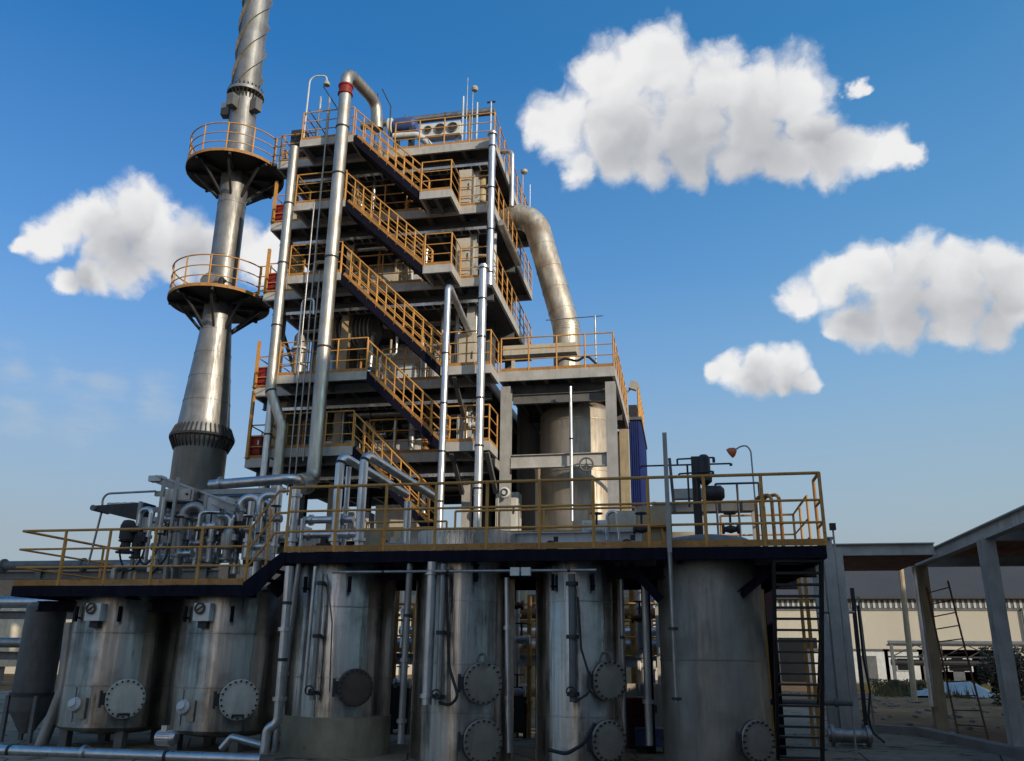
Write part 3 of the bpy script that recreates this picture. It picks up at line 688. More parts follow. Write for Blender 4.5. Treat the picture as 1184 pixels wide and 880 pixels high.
for lab, px, py in (('leftmost',92,815),('second',217,818)):
    q = at(px, py, 14.2)
    t = thing('level_transmitter', f'small level transmitter on a frame low on the {lab} tank', 'transmitter', q)
    m = MB()
    for sx in (-0.12, 0.2): m.bar(q+Vector((sx,0,-0.3)), q+Vector((sx,0,0.3)), 0.03, 0.03)
    m.bar(q+Vector((-0.12,0,0.3)), q+Vector((0.2,0,0.3)),0.03,0.03); m.bar(q+Vector((-0.12,0,-0.3)), q+Vector((0.2,0,-0.3)),0.03,0.03)
    m.bar(q+Vector((0.04,0,0.3)), q+Vector((0.04,0.25,0.3)),0.05,0.05)
    m.build('frame', MT['grey'], t)
    MB().lathe([(0.03,-0.13),(0.11,-0.1),(0.12,0.05),(0.07,0.1),(0.07,0.13),(0.02,0.14)], q+Vector((-0.03,-0.06,0)), 18, rot=Matrix.Rotation(R(70),3,'X')).build('gauge_head', MT['panelgrey'], t)
    MB().box(q+Vector((0.1,-0.02,-0.05)), (0.14,0.12,0.34)).build('valve_block', MT['cover'], t)
# pale duct leaning beside the leftmost tank
a, b = at(82,720,14.6), at(52,866,14.6)
pipe('drain_duct', 'slanting grey drain pipe between dark cylinder and leftmost tank', [b+Vector((-0.1,0,0)), b.lerp(a,0.45)+Vector((0.12,0,0)), a], 0.11, 'pipe', 0.4, 'pipe')

# level gauges, risers and hoses on the tank fronts
def gauge(label, px, pt, pb, Y, r=0.045, mat='pipe', hose=None):
    a, b = at(px[0], pt, Y), at(px[1], pb, Y); x = (a.x+b.x)/2
    t = thing('level_gauge', label, 'level gauge', (x, Y, b.z), 'level gauges on the tank fronts')
    MB().tube([(x,Y,b.z),(x,Y,a.z)], r, 10).build('gauge_tube', MT[mat], t)
    for z in (b.z+0.12, (a.z+b.z)/2, a.z-0.15):
        MB().tube([(x,Y,z),(x,Y+0.3,z)], 0.03, 8).build('nozzle', MT['dark'], t)
        MB().lathe([(r*1.7,-0.03),(r*1.7,0.03)], (x,Y,z), 14).build('flange', MT['dark'], t)
    w = MB().torus((x-0.02,Y-0.1,b.z+0.16), 0.07, 0.013, (0,1,0), 16, ms=6); w.tube([(x-0.02,Y-0.1,b.z+0.16),(x-0.02,Y,b.z+0.16)],0.02,6)
    w.build('hand_wheel', MT['dark'], t)
    return t
gauge('slender level gauge pipe on the tank with the concrete skirt', (372,361), 664, 810, 13.98)
gauge('tall level gauge with pale tube on the bright collared tank', (512,508), 652, 815, 13.98, 0.05)
gauge('dark flanged level gauge column on the slim two manhole tank', (661,663), 664, 812, 14.12, 0.06, 'greyd')
def hose(label, pts, r=0.022, name='hose', cat='hose', mat='black'):
    pts = [Vector(p) for p in pts]; m = MB().tube(bend(pts, 0.25, 5), r, 8)
    return m.build(name, MT[mat], None, loc=min(pts, key=lambda p: p.z), label=label, cat=cat)
hose('black hose looping down beside the pale level gauge', [at(516,662,14.0), at(519,770,13.98), at(530,806,13.85), at(520,816,13.85), at(508,812,13.95)], 0.025)
hose('black hose hanging from the flanged gauge to the slim tank', [at(668,690,14.1), at(672,750,14.05), at(681,780,14.0), at(684,800,13.95), at(664,812,14.0)], 0.018)
hose('thick black hose curving low to the lowest manhole of the slim tank', [at(634,867,14.1), at(655,872,14.0), at(675,860,13.95), at(688,836,14.0)], 0.028)
hose('thin grey cable running down the left of the skirted tank', [at(378,664,13.95), at(384,720,13.96), at(381,800,13.96)], 0.014, 'cable', 'cable', 'greyd')
pipe('riser_pipe', 'grey riser pipe between the second and the skirted tank', [at(305,872,13.6), at(309,843,13.6), at(321,836,13.6), at(335,655,13.6)], 0.075, 'galv', 0.13, flanges=(0.30,0.66), clamps=(0.5,0.8))
pipe('riser_pipe', 'second thin riser pipe close left of the skirted tank', [at(317,870,14.1), at(346,650,14.1)], 0.05, 'pipe', flanges=(0.4,))
pipe('riser_pipe', 'thin vertical pipe on the left face of the skirted tank', [at(352,800,14.0), at(365,655,14.0)], 0.035, 'galv')
pipe('riser_pipe', 'tall pipe in the gap between skirted and bright collared tank', [at(463,860,14.1), at(474,652,14.1)], 0.055, 'pipe', flanges=(0.12,0.45), clamps=(0.7,))
pipe('riser_pipe', 'wide pale riser pipe on the left of the bright collared tank', [at(493,815,14.0), at(500,650,14.0)], 0.085, 'galv', flanges=(0.06,0.92))
pipe('riser_pipe', 'bright narrow pipe right of the bright collared tank', [at(588,870,14.5), at(586,668,14.5)], 0.045, 'galv', flanges=(0.3,0.7))
pipe('riser_pipe', 'grey pipe in the gap between the slim and the dull tank', [at(751,862,14.6), at(745,668,14.6)], 0.06, 'pipe', flanges=(0.25,))
pipe('riser_pipe', 'thin pipe close to the right of the slim tank', [at(722,860,14.7), at(718,660,14.7)], 0.035, 'pipe', clamps=(0.3,0.6))
# conduit with white junction box in front of the tanks
c0, c1 = at(385,659,13.9), at(690,662,13.9); zc = (c0.z+c1.z)/2
pipe('conduit', 'horizontal grey conduit crossing the tank tops below the platform', [(c0.x,13.9,zc),(c1.x,13.9,zc)], 0.024, 'pipe', clamps=(0.2,0.45,0.9))
q = at(602,661,13.85); t = thing('junction_box', 'pair of white junction boxes on the conduit below the platform', 'junction box', q)
MB().box(q+Vector((-0.09,0,0)), (0.15,0.1,0.13)).build('housing', MT['white'], t); MB().box(q+Vector((0.09,0,0)), (0.15,0.1,0.13)).build('housing', MT['white'], t)
# low pipes on the yard at the left
z = at(150,873,13.2).z
pipe('yard_pipe', 'long pale blue-grey pipe lying along the foot of the left tanks', [(-14.5,13.2,z),(at(303,873,13.2).x,13.2,z)], 0.085, 'galv', flanges=(0.28,0.62), clamps=(0.45,0.8))
for i,x in enumerate((-12.5,-9.6,-7.6)):
    t = thing('pipe_support', ('leftmost','middle','rightmost')[i]+' low steel support under the long yard pipe', 'pipe support', (x,13.2,0), 'supports of the yard pipe')
    MB().bar((x,13.2,0),(x,13.2,z-0.16),0.1,0.1).build('post', MT['greyd'], t); MB().bb(x-0.1,x+0.1,13.05,13.35,z-0.159,z-0.09).build('saddle', MT['greyd'], t)
q = at(182,853,13.9); motor('small bright pump between the two left tanks', q, 0.7, 'x', 'galv', name='transfer_pump')
q = at(390,829,14.4)
pipe('drain_pipe', 'silver elbow pipe at the foot of the second tank', [at(256,866,14.0), at(268,852,14.0), at(305,862,13.7)], 0.06, 'galv', 0.1)
# knee braces under the platform
for lab, a, b in (('dark knee brace beside the ladder under the platform edge', (898,652), (856,688)), ('dark knee brace left of the dull grey tank', (727,652), (764,694))):
    A, B = at(*a, 14.35), at(*b, 14.35)
    MB().ib(B, A, 0.12, 0.14).build('knee_brace', MT['navy'], None, loc=B, label=lab, cat='brace')
# black steel ladder stair
t = thing('ship_ladder', 'steep black steel ladder with flat treads rising to the platform', 'ladder', (1.5,16.6,0))
xa, xb = at(894,660,14.3).x, at(949,660,14.3).x; top = Vector((0,14.08,3.19)); ft = Vector((0,16.3,0.0))
for x in (xa, xb):
    MB().bar((x+0.02,ft.y,0.0),(x,top.y,top.z),0.05,0.15,(0,1,0)).build('stringer', MT['dark'], t)
for k in range(19):
    u = (k+0.35)/19.0; y = ft.y+(top.y-ft.y)*u; z = top.z*u
    MB().bb(xa+0.028, xb-0.028, y-0.09, y+0.09, z-0.02, z+0.012).build('tread', MT['dark'], t)
m = MB()
for s_, xx in ((1, xb),):
    m.tube([(xx+0.02,ft.y-0.1,0.9),(xx+0.02,top.y-0.05,top.z+0.1)],0.02,8)
m.build('handrail', MT['rusty'], t)
for px, lab in ((888,'rusty yellow ladder hoop post at the ladder head, left one'),(876,'rusty yellow ladder hoop post beside the T shaped motor')):
    pass
# yellow hoops at the ladder head
for i,(px,lab) in enumerate(((884,'left yellow grab hoop at the head of the ladder'),(893,'taller yellow grab hoop nearest the ladder head'))):
    q = at(px, 600, 14.9); x = q.x
    MB().tube(bend([(x-0.10,15.2,ZU),(x-0.10,15.2,ZU+0.98),(x+0.14,14.9,ZU+0.98),(x+0.14,14.9,ZU)],0.12),0.03,8).build('grab_hoop', MT['orange_worn'], None, loc=(x,15,ZU), label=lab, cat='grab hoop', group='grab hoops at the ladder head')
for px, pt, pb, Y, lab in ((883,655,745,18.6,'rusty orange upright left of the black ladder'),(934,648,760,18.4,'orange upright seen through the right half of the black ladder'),(926,650,740,18.9,'thin orange upright near the middle of the black ladder')):
    q = at(px,(pt+pb)/2,Y); t = thing('orange_upright', lab, 'post', (q.x,Y,0.0), 'orange uprights behind the black ladder')
    MB().bar((q.x,Y,0),(q.x,Y,at(px,pt,Y).z),0.12 if px == 883 else 0.06,0.1,(0,1,0)).build('post_tube', MT['orange'], t); MB().bb(q.x-0.12,q.x+0.12,Y-0.12,Y+0.12,0.013,0.03).build('base_plate', MT['greyd'], t)
# tall steel angle standing through the rail
X = at(775,650,13.86).x; za, zb = at(767,501,13.86).z, at(780,812,13.86).z
t = thing('tall_mast', 'tall bare grey mast pole standing in front of the platform rail', 'pole', (X,13.86,zb))
MB().tube([(X,13.86,zb),(X,13.86,3.2)], 0.036, 10).build('lower_tube', MT['pipe'], t)
MB().bar((X,13.86,3.2),(X,13.86,za),0.07,0.10,(0,1,0)).build('angle_bar', MT['grey'], t)
MB().bar((X+0.1,14.2,3.9),(X+0.06,14.2,za-0.35),0.05,0.06,(0,1,0)).build('rear_bar', MT['greyd'], t)
for z in (zb+0.05, 2.05): MB().lathe([(0.075,z-0.02),(0.075,z+0.02)],(X,13.86,0),12).build('clamp', MT['dark'], t)
# lamp with curved pole on the platform
q0, q1 = at(872,556,17.4), at(849,521,17.4)
t = thing('swan_neck_lamp', 'thin swan neck lamp with orange head on the right of the platform', 'lamp', (q0.x,17.4,ZU))
MB().tube(bend([(q0.x,17.4,ZU),(q0.x-0.02,17.4,q1.z-0.02),(q0.x-0.09,17.4,q1.z+0.1),(q1.x+0.12,17.4,q1.z+0.08),(q1.x,17.4,q1.z)],0.2),0.016,8).build('pole', MT['grey'], t)
MB().lathe([(0.02,-0.02),(0.05,0.0),(0.1,0.08),(0.11,0.14),(0.02,0.15)], q1+Vector((0.02,0,0.02)), 16, rot=Matrix.Rotation(R(-125),3,'Y')).build('lamp_head', MT['lampo'], t)
q = at(963,612,17.5); t = thing('flood_light', 'small dark flood light on a thin post right of the platform end', 'flood light', (q.x,17.5,0))
MB().tube([(q.x,17.5,0),(q.x,17.5,q.z)],0.018,8).build('post', MT['grey'], t); MB().box(q+Vector((0,0,0.05)),(0.11,0.1,0.13)).build('lamp_head', MT['dark'], t)

# ------------------------------------------------------------------ kit on the right platform
p = at(812,610,15.3)
t = thing('tank_agitator', 'dark agitator drive standing on the dull tank behind the rail', 'agitator', (p.x,15.3,ZU+0.3))
x = p.x; zt = at(808,527,15.3).z
MB().bar((x-0.06,15.3,ZU+0.25),(x-0.06,15.3,zt-0.03),0.14,0.2,(0,1,0)).build('drive_column', MT['dark'], t)
MB().lathe([(0.05,zt-0.55),(0.11,zt-0.5),(0.11,zt-0.05),(0.06,zt)],(x+0.09,15.25,0),16).build('drive_motor', MT['dark'], t)
MB().lathe([(0.05,0),(0.14,0.03),(0.14,0.3),(0.08,0.36),(0.02,0.36)],(x+0.05,15.2,at(808,571,15.2).z),16,rot=Matrix.Rotation(R(90),3,'Y')).build('gear_motor', MT['dark'], t)
MB().box((x+0.1,15.15,at(808,553,15.15).z),(0.22,0.2,0.12)).build('terminal_box', MT['dark'], t)
def tbar(label, pxa, pxb, py, pyb, Y, drop):
    a, b = at(pxa,py,Y), at(pxb,pyb,Y); m = MB().tube([a,b],0.016,8)
    m.box(a-Vector((0,0,drop/2)),(0.035,0.035,drop)); m.box(b-Vector((0,0,drop/2)),(0.05,0.05,drop))
    mid = a.lerp(b,0.52); m.tube([mid+Vector((0,0.0,0)),(mid.x,Y,ZU+0.9)],0.018,8)
    return m.build('sampling_arm', MT['dark'], None, loc=(mid.x,Y,ZU+0.9), label=label, cat='pipe arm')
tbar('upper short T shaped arm above the agitator drive', 783, 825, 531, 529, 15.45, 0.09)
tbar('long T shaped arm stretching right of the agitator drive', 741, 845, 539, 536, 15.55, 0.04)
tbar('lowest short T shaped arm by the agitator motor', 785, 824, 548, 545, 15.1, 0.06)
# rear machine frame, cabinets, inner guard rail
t = thing('machine_frame', 'grey machine frame with slatted panel behind the agitator', 'machine frame', (-0.4,16.6,ZU))
fz = at(790,556,16.6).z; xa, xb = at(757,600,16.6).x, at(872,600,16.6).x
for x in (xa, (xa+xb)/2, xb): MB().bar((x,16.6,ZU),(x,16.6,fz-0.4),0.08,0.08).build('leg', MT['grey'], t)
MB().bb(xa+0.35,xa+1.15,16.5,16.7,fz-0.36,fz-0.17).build('slatted_panel', MT['grey'], t)
MB().bb(xa,xb,16.45,16.75,fz-0.62,fz-0.47).build('cross_beam', MT['greyd'], t)
MB().bb(xa+0.1,xa+0.9,16.2,16.44,ZU+0.35,ZU+0.55).build('lower_tray', MT['cream'], t)
t = thing('inner_guard_rail', 'thin dark inner guard rail behind the agitator, right part', 'guard rail', (0.9,16.2,ZU))
railing(t, [(at(827,559,16.2).x,16.2,ZU+0.12),(at(877,558,16.2).x,16.2,ZU+0.12)], at(850,559,16.2).z-ZU-0.12, (at(850,559,16.2).z-ZU-0.12,), 0.5, 0.02, 0, 'dark')
for i,(px,py,w,d,h,mat,lab) in enumerate([(722,600,0.55,0.4,0.78,'cream','cream control box low on the platform right of the steel vessel'),(690,604,0.5,0.4,0.62,'white','white control box on the platform in front of the steel vessel'),(757,592,0.6,0.5,0.85,'tan','tan equipment box left of the bare mast pole')]):
    q = at(px,py,15.9); cabinet('control_box', lab, 'control box', (q.x,15.9,ZU), (w,d,h), mat, mat if mat != 'white' else 'panelgrey')
bx0, bx1 = at(590,622,15.2), at(742,620,15.2)
t = thing('pale_beam', 'pale grey steel beam lying across the platform behind the rail', 'beam', (bx0.x,15.2,ZU))
MB().ib((bx0.x,15.2,ZU+0.33),(bx1.x,15.2,ZU+0.33),0.15,0.22).build('beam_body', MT['panelgrey'], t)
for x in (bx0.x+0.15, bx1.x-0.2): MB().bb(x-0.06,x+0.06,15.1,15.3,ZU+0.001,ZU+0.218).build('foot', MT['dark'], t)
for i,(px,s,lab) in enumerate([(636,0.75,'small black pump on the platform beside the bright collar'),(724,0.8,'dark pump at the foot of the cream control box')]):
    q = at(px,622,14.6); motor(lab, (q.x,14.6,ZU+0.13), s*0.7, 'y', 'dark', name='dosing_pump')
valve('hand wheel valve on the platform below the right annex column', at(690,612,14.7), 0.9, 'white')
valve('hand wheel valve low on the platform left of the bare mast pole', at(742,612,14.8), 0.9, 'dark')
valve('hand wheel valve on the platform right of the agitator', at(845,612,14.9), 0.9, 'dark')
pipe('elbow_pipe', 'pale arched pipe on the platform between the control boxes', [at(702,625,14.9), at(702,594,14.9), at(712,590,14.9), at(716,625,14.9)], 0.03, 'galv', 0.08)
# yellow stool-like frame
t = thing('pipe_stand', 'yellow pipe stand with small legs left of the bare mast pole', 'pipe stand', (-0.6,15.6,ZU))
q = at(757,604,15.6)
for dx in (-0.2,0.2): MB().tube([(q.x+dx,15.6,ZU),(q.x+dx*0.6,15.6,ZU+0.55)],0.03,8).build('leg', MT['orange'], t)
MB().bb(q.x-0.28,q.x+0.28,15.5,15.7,ZU+0.55,ZU+0.62).build('top_bar', MT['orange'], t)
# equipment behind rail centre-left (px 335-510)
def riser(label, px0, py0, px1, py1, Y, r, mat='galv', **k):
    a, b = at(px0,py0,Y), at(px1,py1,Y); x = (a.x+b.x)/2
    return pipe('riser_pipe', label, [(x,Y,min(a.z,b.z)),(x,Y,max(a.z,b.z))], r, mat, **k)
riser('thick pale pipe beside the sloping rail on the platform', 339,640, 341,566, 14.9, 0.075, flanges=(0.2,0.9))
riser('thin pale pipe right of the thick pale pipe by the sloping rail', 348,640, 349,600, 14.95, 0.05)
def bentpair(label, px, pt, pb, ex, ey, Y, r):
    b = at(px,pb,Y); a = at(px,pt,Y); x = (a.x+b.x)/2
    e = at(ex,ey,Y+2.2)
    return pipe('offtake_pipe', label, [(x,Y,max(ZU,b.z)),(x,Y,a.z),(e.x,Y+2.2,e.z)], r, 'galv', 0.16, flanges=(0.06,), clamps=(0.3,0.42))
bentpair('left offtake pipe rising from the platform and bending back down', 390, 526, 640, 470, 572, 15.0, 0.085)
bentpair('right offtake pipe rising from the platform and sloping to the stair', 418, 524, 640, 503, 575, 15.0, 0.085)
riser('short pale pipe between the two bent offtake pipes', 399,640, 401,540, 15.3, 0.05, flanges=(0.5,))
riser('short pale pipe right of the sloping offtake pipe', 470,640, 471,580, 15.3, 0.07)
for i,(px,py,Y,l,lab) in enumerate([(380,601,15.2,1.0,'upper pale horizontal pipe behind the platform rail'),(382,618,15.0,1.2,'lower pale horizontal pipe behind the platform rail')]):
    q = at(px,py,Y); pipe('header_pipe', lab, [(q.x-l/2,Y,q.z),(q.x+l/2,Y,q.z)], 0.07, 'galv', flanges=(0.15,0.8))
for i,(px,w,h,mat,lab) in enumerate([(360,0.5,0.5,'cream','cream box beside the offtake pipes behind the rail'),(440,0.7,0.62,'tan','tan box behind the rail under the tower stair'),(475,0.55,0.4,'cream','cream box behind the rail near the bright collar'),(345,0.4,0.7,'white','white box behind the rail by the sloping hand rail')]):
    q = at(px,620,16.4); cabinet('control_box', lab, 'control box', (q.x,16.4,ZU), (w,0.4,h), mat, mat if mat != 'white' else 'panelgrey')
for i,(px,lab) in enumerate([(447,'low grey pump casing right of the offtake pipes'),(367,'dark pump motor left of the offtake pipes'),(500,'dark pump motor just left of the bright collar')]):
    q = at(px,622,15.0); motor(lab, (q.x,15.0,ZU+0.15), 0.75, 'x', 'pipe' if i == 0 else 'dark', name='dosing_pump')
t = thing('low_guard_rail', 'low orange guard rail frame behind the main platform rail', 'guard rail', (-5.5,15.6,ZU))
railing(t, [(at(440,640,15.6).x,15.6,ZU),(at(500,640,15.6).x,15.6,ZU)], 0.62, (0.62,), 0.55, 0.025, 0, 'orange')

# ------------------------------------------------------------------ manifold cluster on the left platform
ZC = ZL
# vapour header to the big riser
h0 = at(190,565,18.6); h1 = at(338,552,19.5)
pipe('vapour_header', 'big pale horizontal pipe joining the left manifold to the tall riser', [(at(243,561,18.8).x,18.8,at(243,561,18.8).z), at(340,553,18.8)+Vector((0.05,0,0)), at(352,560,20.6), at(362,558,22.3)], 0.125, 'galv', 0.3, flanges=(0.05,0.5))
a, b = at(182,554,16.0), at(272,588,14.9)
t = thing('sloping_beam', 'dark grey sloping steel beam over the left manifold', 'beam', a)
MB().ib(a, b, 0.14, 0.16).build('beam_body', MT['grey'], t)
MB().box(a+Vector((0,0,0)), (0.3,0.2,0.12)).build('end_plate', MT['panelgrey'], t)
for px, pyt, lab in ((206,552,'left grey post of the manifold frame'),(239,572,'middle grey post of the manifold frame'),(190,556,'rear grey post of the manifold frame'),(163,580,'short grey post of the manifold frame')):
    q = at(px,pyt,15.1); MB().bar((q.x,15.1,ZC),(q.x,15.1,q.z),0.06,0.06,(0,1,0)).build('frame_post', MT['grey'], None, loc=(q.x,15.1,ZC), label=lab, cat='post', group='posts of the manifold frame')
for px, py0, px1, py1, Y, lab in ((180,571,330,566,15.6,'upper grey rail of the manifold frame'),(160,590,270,588,15.4,'lower grey rail of the manifold frame')):
    a, b = at(px,py0,Y), at(px1,py1,Y); b.z = a.z
    MB().bar(a, b, 0.08, 0.1).build('frame_rail', MT['grey'], None, loc=a, label=lab, cat='rail', group='rails of the manifold frame')
# feed chute
a, b = at(113,590,15.4), at(172,597,15.4)
t = thing('feed_chute', 'dark wedge shaped feed chute sticking out left of the manifold', 'chute', a)
MB().prism([(a.x,a.z+0.06),(b.x,a.z+0.1),(b.x,a.z-0.28),(a.x+0.08,a.z-0.03)], 'y', 15.2, 15.6).build('chute_body', MT['dark'], t)
MB().tube([(a.x+0.06,15.15,a.z+0.01),(a.x+0.06,15.65,a.z+0.01)],0.06,12).build('end_roller', MT['greyd'], t)
m = MB()
for k in range(4): m.lathe([(0.09,0),(0.09,0.05),(0.02,0.06)],(a.x+0.3+k*0.17,15.4,a.z+0.085),12)
m.build('cover_caps', MT['panelgrey'], t)
pipe('vent_pipe', 'thin vent pipe arching from the platform over the feed chute', [at(102,653,15.5), at(118,590,15.5), at(119,571,15.5), at(180,568,15.5)], 0.022, 'pipe', 0.2)
motor('black vertical motor at the left end of the manifold', at(146,625,14.7), 0.75, 'z', 'dark')
motor('black motor behind the hose loops on the left platform', at(158,640,14.8)+Vector((0,0,0.1)), 0.6, 'z', 'dark')
motor('grey motor on the second tank below the sloping rail', at(262,640,15.0)+Vector((0,0,0.1)), 0.7, 'z', 'pipe')
for lab, px0, pyc, rr in (('left black hose loop on the lower platform', 152, 640, 0.24), ('right black hose loop on the lower platform', 170, 636, 0.20)):
    c = at(px0,pyc,14.25); pts = [c+Vector((rr*math.cos(R(a)),0.05*math.sin(R(a*2)),rr*math.sin(R(a))*1.3)) for a in range(150,400,12)]
    MB().tube(pts,0.018,8).build('hose', MT['black'], None, loc=c, label=lab, cat='hose')
hose('long black cable sagging from the manifold to the platform edge', [at(196,628,14.2), at(192,645,14.15), at(172,668,14.1)], 0.02, 'cable', 'cable')
rnd = random.Random(3)
mans = [(176,650,588,0.05,'galv'),(190,655,575,0.075,'galv'),(199,655,590,0.04,'pipe'),(214,655,585,0.09,'pipe'),(222,650,600,0.05,'galv'),(232,655,592,0.04,'galv'),(247,650,600,0.07,'galv'),(256,655,610,0.05,'pipe'),(268,650,596,0.06,'galv'),(279,650,575,0.08,'galv'),(291,645,580,0.06,'galv'),(302,645,572,0.07,'galv'),(313,642,580,0.05,'galv'),(324,640,562,0.06,'galv')]
words = ['first','second','third','fourth','fifth','sixth','seventh','eighth','ninth','tenth','eleventh','twelfth','thirteenth','fourteenth']
for i,(px,pb,pt,r,mat) in enumerate(mans):
    Y = 14.7+0.5*((i*7) % 5)/4+0.2; b, a = at(px-3,pb,Y), at(px,pt,Y); x = a.x
    zb = max(ZC, b.z)
    dx = (0.35 if i % 2 else -0.3)
    pts = [(x,Y,zb),(x,Y,a.z)]
    if i % 3 != 1: pts += [(x+dx,Y+0.1,a.z)] 
    if i % 3 == 0: pts += [(x+dx,Y+0.1,a.z-0.35)]
    pipe('manifold_pipe', f'{words[i]} upright manifold pipe from the left on the lower platform', pts, r, mat, r*2.2, group='upright manifold pipes', flanges=(0.12,0.55) if i % 2 else (0.3,))
for i,(px,py,w) in enumerate([(183,632,'behind the hose loops'),(205,612,'on the left half of the manifold'),(228,628,'in the middle of the manifold'),(243,608,'below the sloping beam of the manifold'),(286,612,'left of the sloping rail'),(300,632,'above the short platform stair'),(318,600,'right of the sloping rail on the manifold'),(215,640,'low at the middle of the manifold')]):
    valve(f'hand wheel valve {w}', at(px,py,14.75), 0.8, 'galv' if i % 2 else 'pipe', group='hand wheel valves of the manifold')
for i,(px,py,w,l) in enumerate([(205,600,'high on the manifold, left half',1.3),(250,622,'across the middle of the manifold',1.6),(225,646,'low across the manifold',1.8),(295,600,'by the sloping rail, upper',1.0),(305,622,'by the sloping rail, lower',1.1),(165,655,'lowest at the left by the hose loops',1.2)]):
    q = at(px,py,15.2+0.15*i); r = 0.05+0.02*(i % 3)
    pipe('manifold_crossover', f'horizontal crossover pipe {w}', [(q.x-l/2,q.y,q.z-0.25),(q.x-l/2,q.y,q.z),(q.x+l/2,q.y,q.z),(q.x+l/2,q.y,q.z-0.3)], r, 'galv' if i % 2 == 0 else 'pipe', r*2.2, group='crossover pipes of the manifold', flanges=(0.35,0.7))
for i,(px,py,w,h,mat,lab) in enumerate([(176,612,0.5,0.22,'white','white rectangular flow box on the left of the manifold'),(253,600,0.42,0.62,'panelgrey','pale upright panel in the middle of the manifold'),(275,625,0.35,0.5,'dark','dark instrument box at the right of the manifold'),(210,580,0.7,0.25,'pipe','grey condenser drum end high on the manifold'),(298,645,0.5,0.3,'white','white instrument box above the short platform stair')]):
    q = at(px,py,15.3); z = max(ZC, q.z-h/2)
    t = cabinet('instrument_box', lab, 'instrument box', (q.x,15.3,z), (w,0.35,h), mat, mat, feet=True)
# tank nozzle necks under left deck visible: manifold drum
a, b = at(196,578,15.9), at(330,574,15.9)
t = thing('header_drum', 'horizontal grey header drum at the back of the manifold', 'drum', (a.x,15.9,ZC))
MB().lathe([(0.05,0),(0.2,0.06),(0.24,0.15),(0.24,1.9),(0.2,2.0),(0.05,2.05)], (a.x,15.9,a.z-0.1), 24, rot=Matrix.Rotation(R(90),3,'Y')).build('drum_shell', MT['pipe'], t)
for dx in (0.4,1.6): MB().bar((a.x+dx,15.9,ZC),(a.x+dx,15.9,a.z-0.33),0.12,0.12).build('leg', MT['greyd'], t)
# ------------------------------------------------------------------ process tower
YF, YBK = 24.0, 31.4; XW, XE = -13.27, -5.47; YP = 22.9
L0, L1, L2, L3, L4, LR = 5.1, 7.42, 9.72, 13.05, 15.65, 18.06
tower = thing('steel_tower', 'tall open steel process tower with six floors, stairs and orange rails', 'tower', ((XW+XE)/2, 27.7, 0))
cols = [(-13.0, LR),(-10.62, LR),(-6.33, LR)]
for x, top in cols:
    for y, mt in ((24.9,'beam'),(27.8,'greyd'),(31.0,'greyd')):
        MB().ib((x,y,0),(x,y,top-0.3),0.26,0.26,0.025,(0,1,0)).build('column', MT['tan' if (x == -10.62 and y < 25.5) else mt], tower)
for x, y, top in ((-5.02,24.3,L2-0.3),(-1.86,24.3,L2-0.3),(-1.86,29.9,L2-0.3),(-5.02,29.9,L2-0.3)):
    MB().ib((x,y,0),(x,y,top),0.30,0.30,0.025,(0,1,0)).build('column', MT['grey' if y < 25 else 'tan'], tower)
def floor(z, x0, x1, y0, y1, n=6, h=0.28, edge='beam'):
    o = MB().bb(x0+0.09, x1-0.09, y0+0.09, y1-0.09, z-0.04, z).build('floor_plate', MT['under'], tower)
    b = MB(); t_ = 0.08
    b.bb(x0, x1, y0, y0+t_, z-h, z+0.003); b.bb(x0, x1, y1-t_, y1, z-h, z+0.003)
    b.bb(x0, x0+t_, y0+t_+0.001, y1-t_-0.001, z-h, z+0.003); b.bb(x1-t_, x1, y0+t_+0.001, y1-t_-0.001, z-h, z+0.003)
    b.build('edge_beam', MT[edge], o)
    j = MB()
    for i in range(1, n):
        x = x0+(x1-x0)*i/n; j.ib((x,y0+t_,z-0.17),(x,y1-t_,z-0.17),0.12,0.24)
    if y1-y0 > 3:
        for y in (24.35, 27.8): 
            if y0 < y < y1: j.ib((x0+t_,y+0.3,z-0.42),(x1-t_,y+0.3,z-0.42),0.16,0.26)
    if n > 1: j.build('joist', MT['greyd'], o)
    return o
for z in (LR, L4, L3, L2, L1, L0): floor(z, XW, XE if z > L0 else -5.2, YF, YBK, 7)
# projecting landings
land = {LR: [(-11.93,-10.05)], L4: [(-11.93,-10.15),(-7.64,-6.6)], L3: [(-11.9,-10.1),(-7.42,-6.5)], L2: [(-11.93,-9.02),(-6.72,-5.2)], L1: [(-11.95,-9.3),(-6.65,-5.2)]}
for z, ls in land.items():
    for x0, x1 in ls: floor(z+0.004, x0, x1, YP, YF-0.002, 2, 0.26)
for a, b in (((-6.33,24.35,L4-2.2),(-6.33,23.0,L4-0.3)),((-5.3,24.3,L1-1.2),(-5.3,23.0,L1-0.28)),((-6.33,24.35,L1-1.2),(-6.33,23.0,L1-0.28)),((-6.33,24.35,L2-1.2),(-6.33,23.0,L2-0.28))):
    if a[2] != L4-2.2: MB().bar(a, b, 0.12, 0.12).build('bracket', MT['greyd'], tower)
# wall bracing seen through the frame
for z0, z1 in ((L2, L3),(L3, L4),(L4, LR),(L1, L2)):
    MB().bar((-13.0,31.05,z0),(-10.62,31.05,z1-0.5),0.1,0.1).build('brace', MT['greyd'], tower)
    MB().bar((-13.0,24.5,z1-0.45),(-13.0,27.6,z0+0.1),0.09,0.09).build('brace', MT['greyd'], tower)
# dark sheets added to stand in for the unlit depth of the lower floors
MB().bb(-7.6,-1.75,30.35,30.45,0.1,L2-0.22).build('rear_dark_sheet', MT['under'], tower)
MB().bb(-5.05,-4.95,26.2,30.34,L0-2.0,L2-0.22).build('added_side_sheet', MT['under'], tower)
